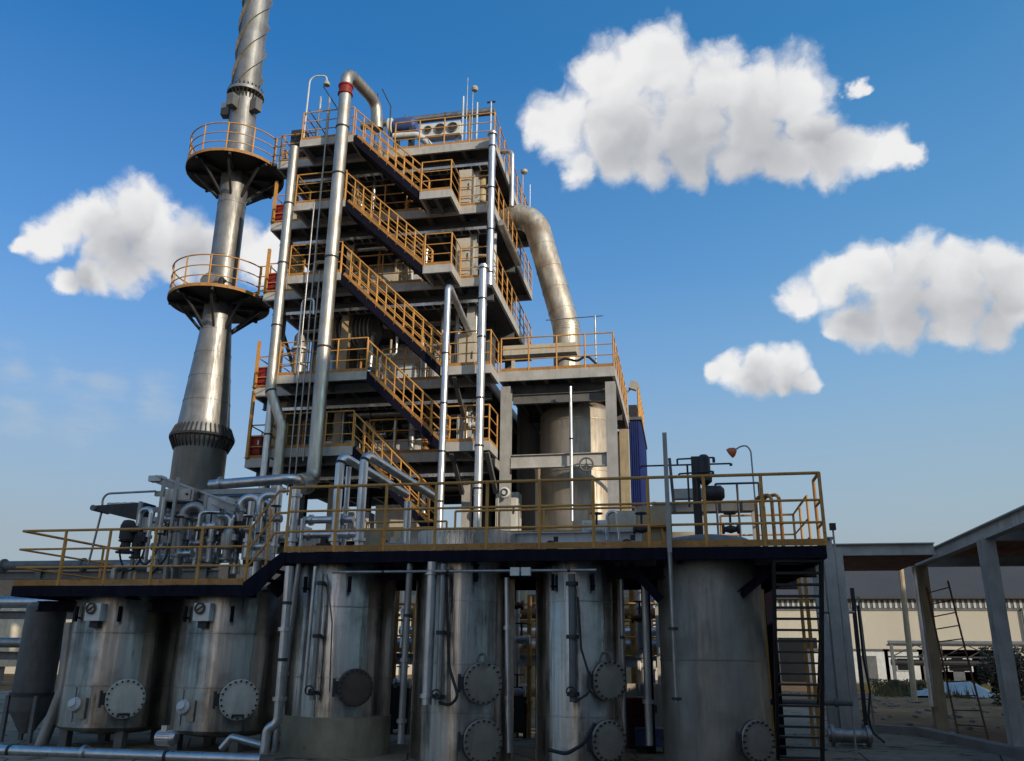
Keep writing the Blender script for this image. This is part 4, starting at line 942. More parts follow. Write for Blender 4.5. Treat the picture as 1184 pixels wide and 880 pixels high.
# guard rails
def rr(z, pts, **k): return railing(tower, [(x,y,z+0.004) for x,y in pts], 1.08, (1.08,0.72,0.38), 0.85, 0.024, 0.1, **k)
for z in (LR, L4, L3, L2, L1):
    rr(z, [(-11.97,YF+0.04),(XW+0.03,YF+0.04),(XW+0.03,YBK-0.05)])
    l = land[z][0]
    rr(z, [(l[0]+0.03,YF-0.05),(l[0]+0.03,YP+0.03),(l[1]-0.03,YP+0.03)])
rr(LR, [(-9.0,YF+0.04),(XE-0.03,YF+0.04),(XE-0.03,YBK-0.05)])
for z, l in ((L4,(-7.64,-6.6)),(L3,(-7.42,-6.5))):
    rr(z, [(l[0]+0.03,YP+0.03),(l[1]-0.03,YP+0.03),(l[1]-0.03,YF+0.04),(XE-0.03,YF+0.04),(XE-0.03,YBK-0.05)])
    rr(z, [(-10.0,YF+0.04),(l[0]-0.05,YF+0.04)])
for z, l in ((L2,(-6.72,-5.2)),(L1,(-6.65,-5.2))):
    rr(z, [(l[0]+0.03,YP+0.03),(l[1]-0.03,YP+0.03),(l[1]-0.03,YF+0.0)])
    rr(z, [(land[z][0][1]+0.05,YF+0.04),(l[0]-0.05,YF+0.04)])
# stair flights
def flight(x0, z0, x1, z1, y0=YP+0.06, y1=YP+0.92):
    o = MB(); 
    for y in (y0, y1):
        o.prism([(x0-0.10,z0),(x0-0.10,z0-0.22),(x1-0.08,z1-0.20),(x1+0.02,z1-0.20),(x1+0.02,z1+0.02),(x0+0.12,z0)], 'y', y-0.02, y+0.02)
    s = o.build('stair_flight', MT['navy'], tower)
    dx, dz = x1-x0, z1-z0
    MB().add([(x0-0.08,y0+0.02,z0-0.24),(x1,y0+0.02,z1-0.24),(x1,y1-0.02,z1-0.24),(x0-0.08,y1-0.02,z0-0.24),(x0-0.08,y0+0.02,z0-0.21),(x1,y0+0.02,z1-0.21),(x1,y1-0.02,z1-0.21),(x0-0.08,y1-0.02,z0-0.21)],
      [(0,1,2,3),(4,7,6,5),(0,4,5,1),(1,5,6,2),(2,6,7,3),(3,7,4,0)]).build('soffit', MT['navy'], s)
    n = max(8, round(-dz/0.21))
    for k in range(1, n):
        x = x0+dx*k/n; z = z0+dz*k/n
        MB().bb(x-0.13, x+0.13, y0+0.025, y1-0.025, z-0.03, z).build('tread', MT['orange_worn'], s)
    MB().bar((x0+0.1,y0-0.024,z0-0.03),(x1,y0-0.024,z1+0.07),0.012,0.09).build('toe_board', MT['orange_worn'], s)
    d = Vector((dx,0,dz)); ln = d.length
    for y in (y0, y1):
        m = MB()
        for h in (1.0, 0.68, 0.36):
            m.tube([(x0-0.02,y,z0+h),(x1-0.02,y,z1+h)], 0.024 if h == 1.0 else 0.019, 8)
        hr = m.build('handrail', MT['orange'], s)
        k = max(3, round(ln/0.44))
        for i in range(k+1):
            p = Vector((x0-0.02,y,z0-0.05)).lerp(Vector((x1-0.02,y,z1-0.05)), i/k)
            MB().tube([p, p+Vector((0,0,1.05))], 0.022, 8).build('post', MT['orange'], s)
flight(-10.0, LR, -7.62, L4); flight(-10.15, L4, -7.41, L3); flight(-10.1, L3, -6.70, L2); flight(-9.02, L2, -6.63, L1); flight(-9.28, L1, -6.9, L0)
# annex beside the tower
floor(L2+0.12, -5.19, -1.70, YF, 30.2, 5, 0.30)
MB().ib((-4.86,24.28,L1-0.32),(-2.02,24.28,L1-0.32),0.16,0.40).build('cross_beam', MT['beam'], tower)
MB().ib((-4.86,24.55,L2-0.62),(-2.02,24.55,L2-0.62),0.14,0.3).build('cross_beam', MT['greyd'], tower)
MB().bar((-1.86,24.5,L1-0.3),(-1.86,27.2,L1-2.6),0.1,0.1).build('brace', MT['tan'], tower)
rr(L2+0.12, [(-5.15,YF+0.03),(-1.73,YF+0.03),(-1.73,30.1),(-3.2,30.15)])

# ------------------------------------------------------------------ tall pipes on the tower front
x = -10.24
p_end = at(436,112,24.3)
t = pipe('tall_riser', 'thickest silver riser pipe with red flange and goose neck at its top', [at(347,562,21.6), (x,22.45,6.35), (x,22.45,20.25), (x+0.35,24.3,20.3), (x+0.45,24.35,19.2)], 0.205, 'clad', 0.42, flanges=(0.02,), clamps=(0.28,0.45,0.62,0.72), seg=24)
zt = at(404,100,22.45).z
MB().lathe([(0.215,zt-0.34),(0.25,zt-0.33),(0.25,zt-0.27),(0.222,zt-0.26),(0.222,zt-0.04),(0.25,zt-0.03),(0.25,zt+0.03),(0.215,zt+0.04)], (x,22.45,0), 28).build('red_coupling', MT['red'], t)
pipe('tall_riser', 'silver riser pipe with a slanting offset near the tower left edge', [(-11.47,22.7,3.6),(-11.47,22.7,8.05),(-11.97,22.7,9.2),(-12.0,22.7,17.65)], 0.155, 'clad', 0.25, clamps=(0.2,0.4,0.55,0.7,0.85), seg=20)
pipe('tall_riser', 'straight pale pipe just left of the slanting offset riser', [(-11.95,22.8,3.6),(-11.95,22.8,8.9)], 0.12, 'galv', clamps=(0.4,0.8))
pipe('tall_riser', 'slim bright pipe climbing the right tower corner to the roof', [(-5.49,23.72,12.6),(-5.49,23.72,18.15)], 0.115, 'galv', clamps=(0.08,0.35,0.62,0.9), flanges=(0.985,), seg=20)
pipe('tall_riser', 'slim bright pipe climbing from the platform to the third floor corner', [(-5.42,22.55,3.5),(-5.42,22.55,12.75)], 0.12, 'galv', clamps=(0.15,0.27,0.4,0.55,0.75,0.88), flanges=(0.99,), seg=20)
pipe('tall_riser', 'shorter bright pipe with an elbow bending back into the tower', [(-6.47,22.5,3.5),(-6.47,22.5,12.2),(-6.3,24.6,11.4)], 0.10, 'galv', 0.16, clamps=(0.2,0.33,0.46,0.6), seg=18)
for i,(dx,z0,z1) in enumerate(((-10.95,5.0,18.9),(-11.15,6.0,15.5),(-10.75,7.0,13.1))):
    pipe('thin_drop_pipe', ('longest','middle','shortest')[i]+' thin drop pipe left of the thickest riser', [(dx,22.78,z0),(dx,22.78,z1)], 0.026, 'pipe', group='thin drop pipes on the tower front')
pipe('vent_loop', 'thin grey vent loop hooked over left of the thickest riser', [(-11.3,22.9,9.75),(-11.3,22.9,12.2),(-10.85,22.75,12.15),(-10.8,22.72,11.6)], 0.035, 'galv', 0.15)

# big insulated duct on the tower side
pts = [at(585,252,28.2)+Vector((-1.5,0,0)), at(617,249,28.2), at(655,380,28.0), Vector((at(656,400,28.0).x,28.0,9.84))]
t = pipe('insulated_duct', 'huge insulated bare metal duct curving down the right tower side', pts, 0.475, 'duct', 0.95, seg=36, flanges=())
path = bend([Vector(p) for p in pts], 0.95)
for i in range(1, len(path)-1):
    a, b = path[i-1], path[i+1]; d = (b-a).normalized()
    if i % 2 == 0: MB().tube([path[i]-d*0.012, path[i]+d*0.018], 0.487, 36).build('jacket_seam', MT['duct'], t)
for k in (0.3,0.5,0.68,0.86):
    p = Vector(pts[1]).lerp(Vector(pts[2]), k); d = (Vector(pts[2])-Vector(pts[1])).normalized()
    MB().tube([p-d*0.015, p+d*0.02], 0.488, 36).build('jacket_seam', MT['duct'], t)
# vessel under the annex
t = thing('steel_vessel', 'big upright stainless vessel standing under the annex platform', 'vessel', (-3.05,26.2,3.4))
MB().lathe([(1.22,2.6),(1.22,8.9),(1.16,9.0),(0.9,9.2),(0.3,9.32),(0.02,9.34)], (-3.05,26.2,0), 56).build('shell', MT['vessel'], t)
for z in (5.3, 7.0, 8.6): MB().lathe([(1.221,z-0.02),(1.232,z-0.016),(1.232,z+0.016),(1.221,z+0.02)], (-3.05,26.2,0), 56).build('seam_band', MT['vessel'], t)
MB().lathe([(1.3,2.5),(1.3,2.62)], (-3.05,26.2,0), 56).build('base_ring', MT['greyd'], t)
pipe('vessel_pipe', 'slim bright vertical pipe in front of the stainless vessel', [(at(661,570,24.1).x,24.1,5.3),(at(661,570,24.1).x,24.1,9.3)], 0.05, 'galv', clamps=(0.3,0.6))
q = at(678,537,24.05); t = thing('hand_wheel', 'round hand wheel on the cross beam in front of the stainless vessel', 'hand wheel', q)
w = MB().torus(q, 0.19, 0.028, (0,1,0), 26, ms=8); w.bar(q+Vector((-0.19,0,0)), q+Vector((0.19,0,0)), 0.03, 0.03); w.bar(q+Vector((0,0,-0.19)), q+Vector((0,0,0.19)), 0.03, 0.03); w.build('wheel_rim', MT['greyd'], t); MB().tube([q, q+Vector((0,0.2,0))], 0.04, 10).build('hub', MT['greyd'], t)
t = thing('gas_meter', 'small white round meter on the left annex column', 'meter', at(584,570,23.9))
q = at(584,570,24.0); MB().lathe([(0.16,0),(0.16,0.1),(0.12,0.12),(0.02,0.12)], q, 20, rot=Matrix.Rotation(R(90),3,'X')).build('meter_body', MT['white'], t)
MB().torus(q+Vector((0,-0.13,0)),0.09,0.02,(0,1,0),18).build('dial_ring', MT['dark'], t)
# cream header beam on the annex, cables
q0, q1 = at(583,408,25.2), at(667,406,25.2)
t = thing('cream_trough', 'cream rectangular cable trough behind the annex rail', 'trough', (q0.x,25.2,L2+0.12))
MB().bb(q0.x,q1.x,25.0,25.4,q0.z-0.16,q0.z+0.16).build('trough_body', MT['cream'], t)
for x in (q0.x+0.3,q1.x-0.3): MB().bar((x,25.2,L2+0.12),(x,25.2,q0.z-0.161),0.1,0.1).build('leg', MT['cream'], t)
hose('black cable tangle lying on the annex edge beside the duct', [at(642,421,24.3), at(652,414,24.3), at(668,418,24.35), at(678,410,24.3), at(690,421,24.4)], 0.04, 'cable', 'cable')
t = thing('annex_mast', 'thin mast with a crossbar standing on the annex platform', 'mast', (at(688,420,25.5).x,25.5,L2+0.12))
q = at(688,365,25.5); MB().tube([(q.x,25.5,L2+0.12),(q.x,25.5,q.z)],0.025,8).build('pole', MT['pipe'], t)
MB().tube([(q.x-1.6,25.5,q.z-0.05),(q.x+0.25,25.5,q.z-0.02)],0.018,8).build('crossbar', MT['pipe'], t)

# ------------------------------------------------------------------ kit inside the tower
def exchanger(label, x0, x1, y, z, r, mat='panelgrey', ribs=9, zf=None):
    t = thing('ribbed_exchanger', label, 'heat exchanger', ((x0+x1)/2,y,zf if zf is not None else z-r), 'ribbed horizontal exchangers in the tower')
    Lg = x1-x0
    MB().lathe([(0.02,0),(r*0.7,0.05),(r,0.15),(r,Lg-0.15),(r*0.7,Lg-0.05),(0.02,Lg)], (x0,y,z), 28, rot=Matrix.Rotation(R(90),3,'Y')).build('shell', MT[mat], t)
    for k in range(ribs):
        x = x0+0.25+(Lg-0.5)*k/(ribs-1)
        MB().tube([(x-0.02,y,z),(x+0.02,y,z)], r*1.05, 28).build('rib', MT['white'], t)
    for x in (x0+0.5, x1-0.5):
        m = MB().bb(x-0.1,x+0.1,y-r*0.8,y+r*0.8,(zf if zf is not None else z-r)-0.0,z-r*0.6); m.build('saddle', MT['greyd'], t)
    return t
exchanger('big ribbed exchanger drum under the third floor, left', at(388,372,26).x, at(440,370,26).x, 26, L2+2.55, 0.52, 'greyd', 9, L2+1.6)
exchanger('pale ribbed exchanger drum on the third floor behind the stair', at(405,285,26).x, at(475,285,26).x, 26.4, L3+1.35, 0.5, 'panelgrey', 9, L3)
exchanger('pale ribbed exchanger drum on the second floor near the middle', at(430,370,27).x, at(520,370,27).x, 27.2, L2+1.9, 0.5, 'panelgrey', 9, L2)
exchanger('ribbed exchanger drum on the first floor under the stair', at(388,480,26).x, at(455,480,26).x, 26, L1+1.55, 0.45, 'greyd', 8, L1)
exchanger('ribbed exchanger drum at the back of the fourth floor', -9.8, -7.2, 28.6, L4+1.0, 0.5, 'panelgrey', 9, L4)
boxes = [ # px, level, Y, w, h, mat, label
 (543,L4,24.42,0.44,1.35,'cream','tall cream cabinet behind the fourth floor corner rail'),
 (541,L3,24.42,0.5,1.4,'cream','tall cream cabinet behind the third floor corner rail'),
 (545,L2,24.9,0.6,1.6,'cream','cream cabinet behind the second floor corner rail'),
 (520,L2,25.4,0.7,1.1,'panelgrey','pale grey cabinet beside the stair foot on the second floor'),
 (470,L2,25.6,1.1,0.9,'panelgrey','wide pale cabinet behind the second floor recess rail'),
 (410,L2,25.4,1.6,0.75,'cream','long cream housing behind the left landing of the second floor'),
 (470,L1,25.5,1.7,0.65,'panelgrey','long pale housing on the first floor under the navy stair'),
 (408,L1,25.2,1.0,0.6,'white','white pump housing on the first floor left of the stair'),
 (545,L1,25.2,0.6,1.3,'white','white cabinet on the first floor right corner'),
 (335,L1,24.9,0.7,1.9,'tan','tan door cabinet on the first floor behind the slanting riser'),
 (362,L1,25.6,0.9,1.6,'greyd','dark cabinet on the first floor behind the thickest riser'),
 (360,L4,25.4,0.8,1.1,'greyd','dark cabinet on the fourth floor behind the left landing'),
 (445,L4,26.2,1.2,0.9,'greyd','dark machine housing on the fourth floor under the roof stair'),
 (455,L3,25.3,0.9,0.8,'cream','cream housing on the third floor behind the stair rail'),
 (500,L4,26.5,0.9,1.2,'dark','dark cabinet on the fourth floor right landing'),
 (440,L2,26.6,2.4,0.9,'cream','long cream duct casing deep inside the second floor'),
 (365,L2,26.2,0.7,0.8,'white','white pump box on the second floor behind the thin drop pipes'),
 (500,L3,26.0,1.0,1.0,'panelgrey','pale grey housing deep inside the third floor right of the stair'),
 (420,L3,25.6,0.8,0.8,'tan','tan box on the third floor behind the stair head'),
 (415,L4,25.6,0.7,0.7,'cream','cream box on the fourth floor behind the stair head'),
 (440,L1,26.8,2.2,0.85,'panelgrey','long pale casing deep inside the first floor'),
 (590,L0,25.6,0.7,1.2,'white','white cabinet beside the left annex column on the lowest floor'),
 (470,L0,25.6,1.4,0.9,'cream','cream housing on the lowest floor behind the bottom stair'),
 (420,L0,25.6,1.2,0.7,'panelgrey','pale housing on the lowest floor behind the offtake pipes'),
]
for px, z, Y, w, h, mat, lab in boxes:
    q = atZ(px, 400, 50); 
    # bearing of the cabinet at its floor
    d = ray(px, 440-(z-5)*30); xx = (EYE+d*(Y/d.y)).x
    cabinet('tower_cabinet', lab, 'cabinet', (xx,Y,z+0.005), (w,0.55,h), mat, mat)
rt = random.Random(21); ordw = ['first','second','third','fourth','fifth','sixth','seventh','eighth','ninth']
for z, zt, nm, n in ((L4,LR,'fourth',7),(L3,L4,'third',7),(L2,L3,'second',9),(L1,L2,'first',8)):
    for i in range(n):
        xx = -12.2+(6.3/n)*(i+0.2+0.6*rt.random()); Y = 24.75+1.1*rt.random(); r = 0.03+0.05*rt.random()
        top = zt-0.35 if rt.random() > 0.3 else z+1.7+rt.random()*0.5
        pp = [(xx,Y,z),(xx,Y,top)] if i % 3 else [(xx,Y,z),(xx,Y,z+1.5),(xx+0.5,Y+0.1,z+1.5),(xx+0.5,Y+0.1,top)]
        pipe('service_pipe', f'{ordw[i]} upright service pipe from the left on the {nm} tower floor', pp, r, rt.choice(['galv','tan','pipe','orange_worn','panelgrey']), group='upright service pipes on the tower floors', flanges=(0.2,0.55))
        if i % 2: valve(f'valve beside the {ordw[i]} service pipe on the {nm} tower floor', (xx+0.3,Y-0.1,z+0.75+0.3*rt.random()), 1.2, rt.choice(['galv','tan','white']), group='valves on the tower floors')
for i,(z,nm) in enumerate(((L4,'fourth'),(L3,'third'),(L2,'second'),(L1,'first'))):
    pq = ((325,240),(318,325),(306,434),(294,515))[i]; q = Vector((at(pq[0],pq[1],24.15).x,24.15,z)); h = 0.62
    t = thing('fire_cabinet', f'red fire cabinet at the left end of the {nm} tower floor', 'fire cabinet', q, 'red fire cabinets on the tower floors')
    MB().bb(q.x-0.24,q.x+0.24,q.y-0.02,q.y+0.25,z+0.16,z+0.16+h).build('housing', MT['red'], t)
    dd = MB().bb(q.x-0.22,q.x+0.22,q.y-0.05,q.y-0.021,z+0.21,z+0.11+h).build('door', MT['red'], t)
    MB().bb(q.x+0.14,q.x+0.18,q.y-0.08,q.y-0.051,z+0.45,z+0.6).build('handle', MT['white'], dd)
    for sx in (-0.2,0.2): MB().bb(q.x+sx-0.03,q.x+sx+0.03,q.y,q.y+0.22,z+0.005,z+0.159).build('foot', MT['dark'], t)
    t = thing('yellow_gate_post', f'yellow corner post at the left end of the {nm} tower floor', 'post', (-13.2,23.97,z), 'yellow corner posts of the tower')
    MB().bar((-13.2,23.97,z),(-13.2,23.97,z+1.6 if i < 3 else z+2.2),0.09,0.09,(0,1,0)).build('post_tube', MT['orange'], t)
    MB().bb(-13.27,-13.13,23.90,24.04,z+0.005,z+0.02).build('base_plate', MT['orange_worn'], t)
vert = [(345,L3,26,'column of stacked flanges behind the slanting riser',0.18),(357,L2,24.6,'flanged column left of the thickest riser on the second floor',0.22),(372,L4,26.2,'tan column drum on the fourth floor',0.3),(352,L3,25.2,'cream upright drum on the third floor left landing',0.26),(385,L1,25.0,'valve column behind the thickest riser on the first floor',0.12),(560,L4,25.5,'small cream upright drum at the fourth floor corner',0.14),(505,L1,27.5,'dark upright drum on the first floor right of the stair',0.5),(490,L0,27,'dark upright drum on the lowest floor',0.6)]
for px,z,Y,lab,r in vert:
    d = ray(px, 440-(z-5)*30); xx = (EYE+d*(Y/d.y)).x
    t = thing('column_drum', lab, 'drum', (xx,Y,z)); hh = 1.9 if r < 0.3 else 1.7
    MB().lathe([(r,0),(r,hh),(r*0.7,hh+0.12),(0.02,hh+0.16)],(xx,Y,z+0.005),22).build('shell', MT['tan' if 'tan' in lab or 'cream' in lab else 'pipe'], t)
    for k in range(3): MB().lathe([(r*1.3,0),(r*1.3,0.06)],(xx,Y,z+0.35+0.55*k),22).build('flange', MT['white' if 'flang' in lab else 'greyd'], t)
hang = [(-9.2,L4),(-8.2,L3),(-7.6,L2),(-9.4,L2),(-11.2,L3),(-11.4,L4),(-8.9,L1),(-7.4,L1)]
for i,(x,z) in enumerate(hang):
    Y = 25.0+0.7*(i % 3)
    pipe('ceiling_pipe', f'grey service pipe run under the {["fourth","third","second","second","third","fourth","first","first"][i]} floor, number {i+1} from the front' if False else ['grey pipe run under the fourth floor near the stair','grey pipe run under the third floor near the stair','grey pipe run under the second floor near the right landing','grey pipe run under the second floor near the stair head','grey pipe run under the third floor near the left landing','grey pipe run under the fourth floor near the left landing','grey pipe run under the first floor near the stair head','grey pipe run under the first floor near the right landing'][i],
        [(x-1.4,Y,z-0.75),(x+1.2,Y,z-0.75),(x+1.2,Y,z-2.2)], 0.08+0.03*(i % 2), 'pipe' if i % 2 else 'galv', 0.2, group='service pipes inside the tower', flanges=(0.3,0.7))

for x, Y, z, h, r, mat, lab in ((-8.6,27.4,L2,2.6,0.62,'tan','big tan upright vessel inside the second floor behind the stair'),(-11.6,27.2,L2,2.5,0.5,'clad','bright upright vessel inside the second floor near the left end'),(-7.6,27.0,L1,1.7,0.55,'greyd','dark upright vessel inside the first floor behind the stair'),(-9.0,27.2,L3,2.0,0.55,'tan','tan upright vessel inside the third floor behind the stair'),(-8.2,26.8,L4,1.8,0.5,'clad','bright upright vessel inside the fourth floor behind the stair'),(-10.9,26.8,L3,1.9,0.42,'cream','cream upright vessel inside the third floor left part'),(-11.3,26.6,L1,1.7,0.5,'cream','cream upright vessel inside the first floor left part')):
    t = thing('upright_vessel', lab, 'vessel', (x,Y,z))
    MB().lathe([(r,0.25),(r,h-0.25),(r*0.8,h-0.1),(r*0.4,h-0.02),(0.02,h)],(x,Y,z),32).build('shell', MT[mat], t)
    for k in range(4):
        a = R(45+90*k); MB().bar((x+r*0.8*math.cos(a),Y+r*0.8*math.sin(a),z+0.004),(x+r*0.8*math.cos(a),Y+r*0.8*math.sin(a),z+0.3),0.08,0.08).build('leg', MT['greyd'], t)
    MB().lathe([(r+0.001,h*0.5-0.03),(r+0.03,h*0.5-0.03),(r+0.03,h*0.5+0.03),(r+0.001,h*0.5+0.03)],(x,Y,z),32,ring=True).build('seam_band', MT['greyd'], t)
    MB().tube(bend([(x+0.1,Y-r*0.3,z+h-0.06),(x+0.1,Y-r*0.3,z+h+0.15),(x+0.1+r,Y-r*0.3,z+h+0.15),(x+0.1+r+0.05,Y-r*0.3,z+0.4)],0.12),0.05,10).build('outlet_pipe', MT['galv'], t)
for z, nm in ((LR,'roof'),(L4,'fourth'),(L3,'third'),(L2,'second'),(L1,'first')):
    t = thing('cable_tray', f'grey cable tray hung under the front of the {nm} floor', 'cable tray', (-8.7,24.6,z-0.8), 'cable trays under the tower floors')
    m = MB(); m.bb(-12.6,-5.8,24.42,24.44,z-0.66,z-0.56); m.bb(-12.6,-5.8,24.76,24.78,z-0.66,z-0.56)
    for k in range(24): m.bb(-12.5+k*0.29,-12.46+k*0.29,24.441,24.759,z-0.655,z-0.635)
    m.build('tray', MT['galv'], t)
    c = MB()
    for k in range(3): c.tube([(-12.6,24.5+k*0.09,z-0.61),(-9,24.52+k*0.08,z-0.60),(-5.8,24.5+k*0.09,z-0.61)],0.028,6)
    c.build('cable_bundle', MT['black'], t)
    for x in (-12.2,-9.6,-7.2): MB().bar((x,24.6,z-0.632),(x,24.6,z-0.3),0.03,0.03).build('hanger', MT['greyd'], t)
# ------------------------------------------------------------------ roof of the tower
t = thing('blower', 'blue cylindrical blower motor lying on the tower roof', 'blower', (at(470,160,25.2).x,25.2,LR))
q = at(466,146,25.0)
MB().lathe([(0.05,0),(0.26,0.05),(0.28,0.2),(0.28,0.75),(0.2,0.85),(0.02,0.86)], q+Vector((-0.35,0,0)), 24, rot=Matrix.Rotation(R(90),3,'Y')).build('motor_body', MT['motorblue'], t)
MB().lathe([(0.3,0),(0.33,0.02),(0.33,0.14),(0.1,0.2)], q+Vector((-0.52,0,0)), 24, rot=Matrix.Rotation(R(90),3,'Y')).build('fan_cowl', MT['white'], t)
for dx in (-0.2,0.35): MB().bb(q.x+dx-0.05,q.x+dx+0.05,24.8,25.2,LR+0.005,q.z-0.2).build('foot', MT['dark'], t)
t = thing('fan_panel', 'white roof panel with three round dark fans', 'fan unit', (at(508,150,24.8).x,24.8,LR))
q = at(509,149,24.8); w = 0.72
MB().bb(q.x-w,q.x+w,24.8,25.2,q.z-0.24,q.z+0.26).build('housing', MT['white'], t)
for dx, r in ((-0.45,0.13),(0.0,0.17),(0.45,0.17)):
    f = MB().lathe([(r,0),(r,0.03),(r*0.2,0.05),(0.02,0.05)], (q.x+dx,24.8,q.z), 24, rot=Matrix.Rotation(R(90),3,'X')).build('fan', MT['dark'], t)
    MB().torus((q.x+dx,24.755,q.z), r*1.05, 0.018, (0,1,0), 24, ms=6).build('fan_ring', MT['greyd'], f)
for dx in (-0.55,0.55): MB().bar((q.x+dx,25.0,LR),(q.x+dx,25.0,q.z-0.241),0.06,0.06).build('leg', MT['greyd'], t)
a, b = at(418,146,25.9), at(572,131,25.9); b.z = a.z+0.02
pipe('roof_header', 'long grey horizontal header pipe along the tower roof', [a, b], 0.15, 'pipe', flanges=(0.35,0.8), seg=18)
for i,(px,lab) in enumerate(((446,'left support post of the roof header'),(545,'right support post of the roof header'))):
    q = at(px,140,25.9); MB().bar((q.x,25.9,LR),(q.x,25.9,a.z-0.15),0.08,0.08,(0,1,0)).build('support_post', MT['pipe'], None, loc=(q.x,25.9,LR), label=lab, cat='post', group='supports of the roof header')
pipe('white_elbow_duct', 'white curved fume duct on the tower roof beside the blower', [at(455,158,24.7), at(482,156,24.7), at(493,164,24.7), at(500,172,24.6)], 0.12, 'white', 0.3)
for i,(px,py,h,lab) in enumerate(((446,None,0,'x'),)): pass
for px, pt, lab, r, ball in ((541,90,'tallest thin antenna mast on the tower roof',0.018,False),(547,103,'roof lamp post with a round ball lamp',0.015,True),(536,112,'short thick vent post on the roof beside the antenna',0.05,False),(552,119,'short white vent post right of the ball lamp',0.045,False),(568,118,'T topped vent post at the roof corner',0.04,False),(437,108,'thin dark mast at the roof stair head',0.02,False)):
    q = at(px,pt,25.0); t = thing('roof_mast', lab, 'mast', (q.x,25.0,LR))
    MB().tube([(q.x,25.0,LR),(q.x,25.0,q.z)], r, 8).build('pole', MT['dark' if 'dark' in lab else 'galv'], t)
    if ball: MB().lathe([(0.02,-0.12),(0.1,-0.08),(0.13,0),(0.1,0.08),(0.02,0.12)],(q.x+0.06,25.0,q.z),18).build('ball_lamp', MT['lamp'], t)
    if 'T topped' in lab: MB().bar((q.x-0.15,25,q.z),(q.x+0.15,25,q.z),0.05,0.05).build('tee_head', MT['dark'], t)
for i,(px,w,h,mat,lab) in enumerate(((532,0.5,0.6,'galv','silver box on the roof near the right corner'),(553,0.45,0.55,'panelgrey','pale cube on the roof at the right corner'),(520,0.4,0.35,'dark','low dark pump box on the roof right of the fans'),(488,0.6,0.3,'greyd','low dark tray on the roof below the fan panel'),(432,0.55,0.9,'greyd','dark cabinet under the goose neck of the thickest riser'),(470,1.1,0.35,'greyd','dark skid below the blue blower'))):
    q = at(px,152,25.3); cabinet('roof_box', lab, 'box', (q.x,25.3,LR+0.005), (w,0.45,h), mat, mat)
# lamp at roof left, davits
q = at(352,150,23.0); l1 = at(378,95,23.0)
t = thing('swan_neck_lamp', 'white swan neck lamp at the left corner of the tower roof', 'lamp', (q.x,23.0,LR))
zt = at(358,88,23.0).z
MB().tube(bend([(q.x,23.0,LR),(q.x+0.02,23.0,zt),(l1.x-0.05,23.0,zt-0.08),(l1.x,23.0,l1.z+0.05)],0.25),0.028,8).build('pole', MT['white'], t)
MB().lathe([(0.03,0.06),(0.07,0.02),(0.12,-0.1),(0.11,-0.13),(0.02,-0.13)], l1, 16).build('lamp_head', MT['lamp'], t)
for i,(a,b,lab) in enumerate((((358,128),(376,155),'left dark slanting stay on the roof left corner'),((374,100),(395,133),'dark slanting stay behind the roof lamp'),((392,97),(400,112),'short dark stay beside the red coupling'),((442,103),(452,123),'dark slanting stay right of the goose neck'))):
    A, B = at(*a,23.4), at(*b,23.4); MB().tube([A,B,(B.x,23.4,LR)],0.022,6).build('stay_rod', MT['dark'], None, loc=(B.x,23.4,LR), label=lab, cat='stay rod', group='stay rods on the tower roof')
for i,px in enumerate((371,381)):
    q = at(px,112,23.6); MB().tube([(q.x,23.6,LR),(q.x,23.6,q.z)],0.05,10).build('vent_post', MT['galv'], None, loc=(q.x,23.6,LR), label=('left','right')[i]+' pale vent post between lamp and thickest riser on the roof', cat='vent', group='pale vent posts on the roof left')
for i,px in enumerate((360,372,384,392)):
    q = at(px,138,24.4); motor(['black pump motor at the roof left corner','second black pump motor on the roof left','third black pump motor on the roof left','black pump motor beside the thickest riser on the roof'][i], (q.x,24.4,LR+0.3), 0.55, 'z', 'dark', group='pump motors on the roof left', name='pump_motor')
cabinet('roof_box', 'dark narrow cabinet at the far left end of the roof', 'box', (-12.7,24.35,LR+0.005), (0.5,0.4,1.25), 'dark', 'dark')
# right side of the tower
pipe('side_pipe', 'silver elbow pipe hanging over the right roof edge', [(-5.9,25.6,18.62),(-5.2,25.6,18.62),(-5.2,25.6,16.4)], 0.09, 'galv', 0.2)
for i,(Y,z,lab) in enumerate(((29.0,LR,'small lamp on a bracket at the right roof edge'),)):
    t = thing('bracket_lamp', lab, 'lamp', (-5.45,Y,z)); MB().tube([(-5.45,Y,z),(-5.45,Y,z+1.7)],0.025,8).build('pole', MT['pipe'], t)
    MB().lathe([(0.03,-0.12),(0.13,-0.05),(0.14,0.06),(0.03,0.12)],(-5.4,Y,z+1.8),16).build('lamp_head', MT['lamp'], t)
MB().tube([(-5.48,30.8,LR),(-5.48,30.8,LR+2.3)],0.02,8).build('roof_mast', MT['galv'], None, loc=(-5.48,30.8,LR), label='thin rod at the far right end of the roof', cat='mast')
pipe('side_pipe', 'horizontal grey pipe along the right edge of the fourth floor', [(-5.3,24.4,L4-0.5),(-5.3,27.5,L4-0.5)], 0.11, 'clad')
pipe('side_pipe', 'pale upright pipe inside the third floor right corner', [(-5.75,25.4,L3),(-5.75,25.4,L4-0.3)], 0.09, 'panelgrey')

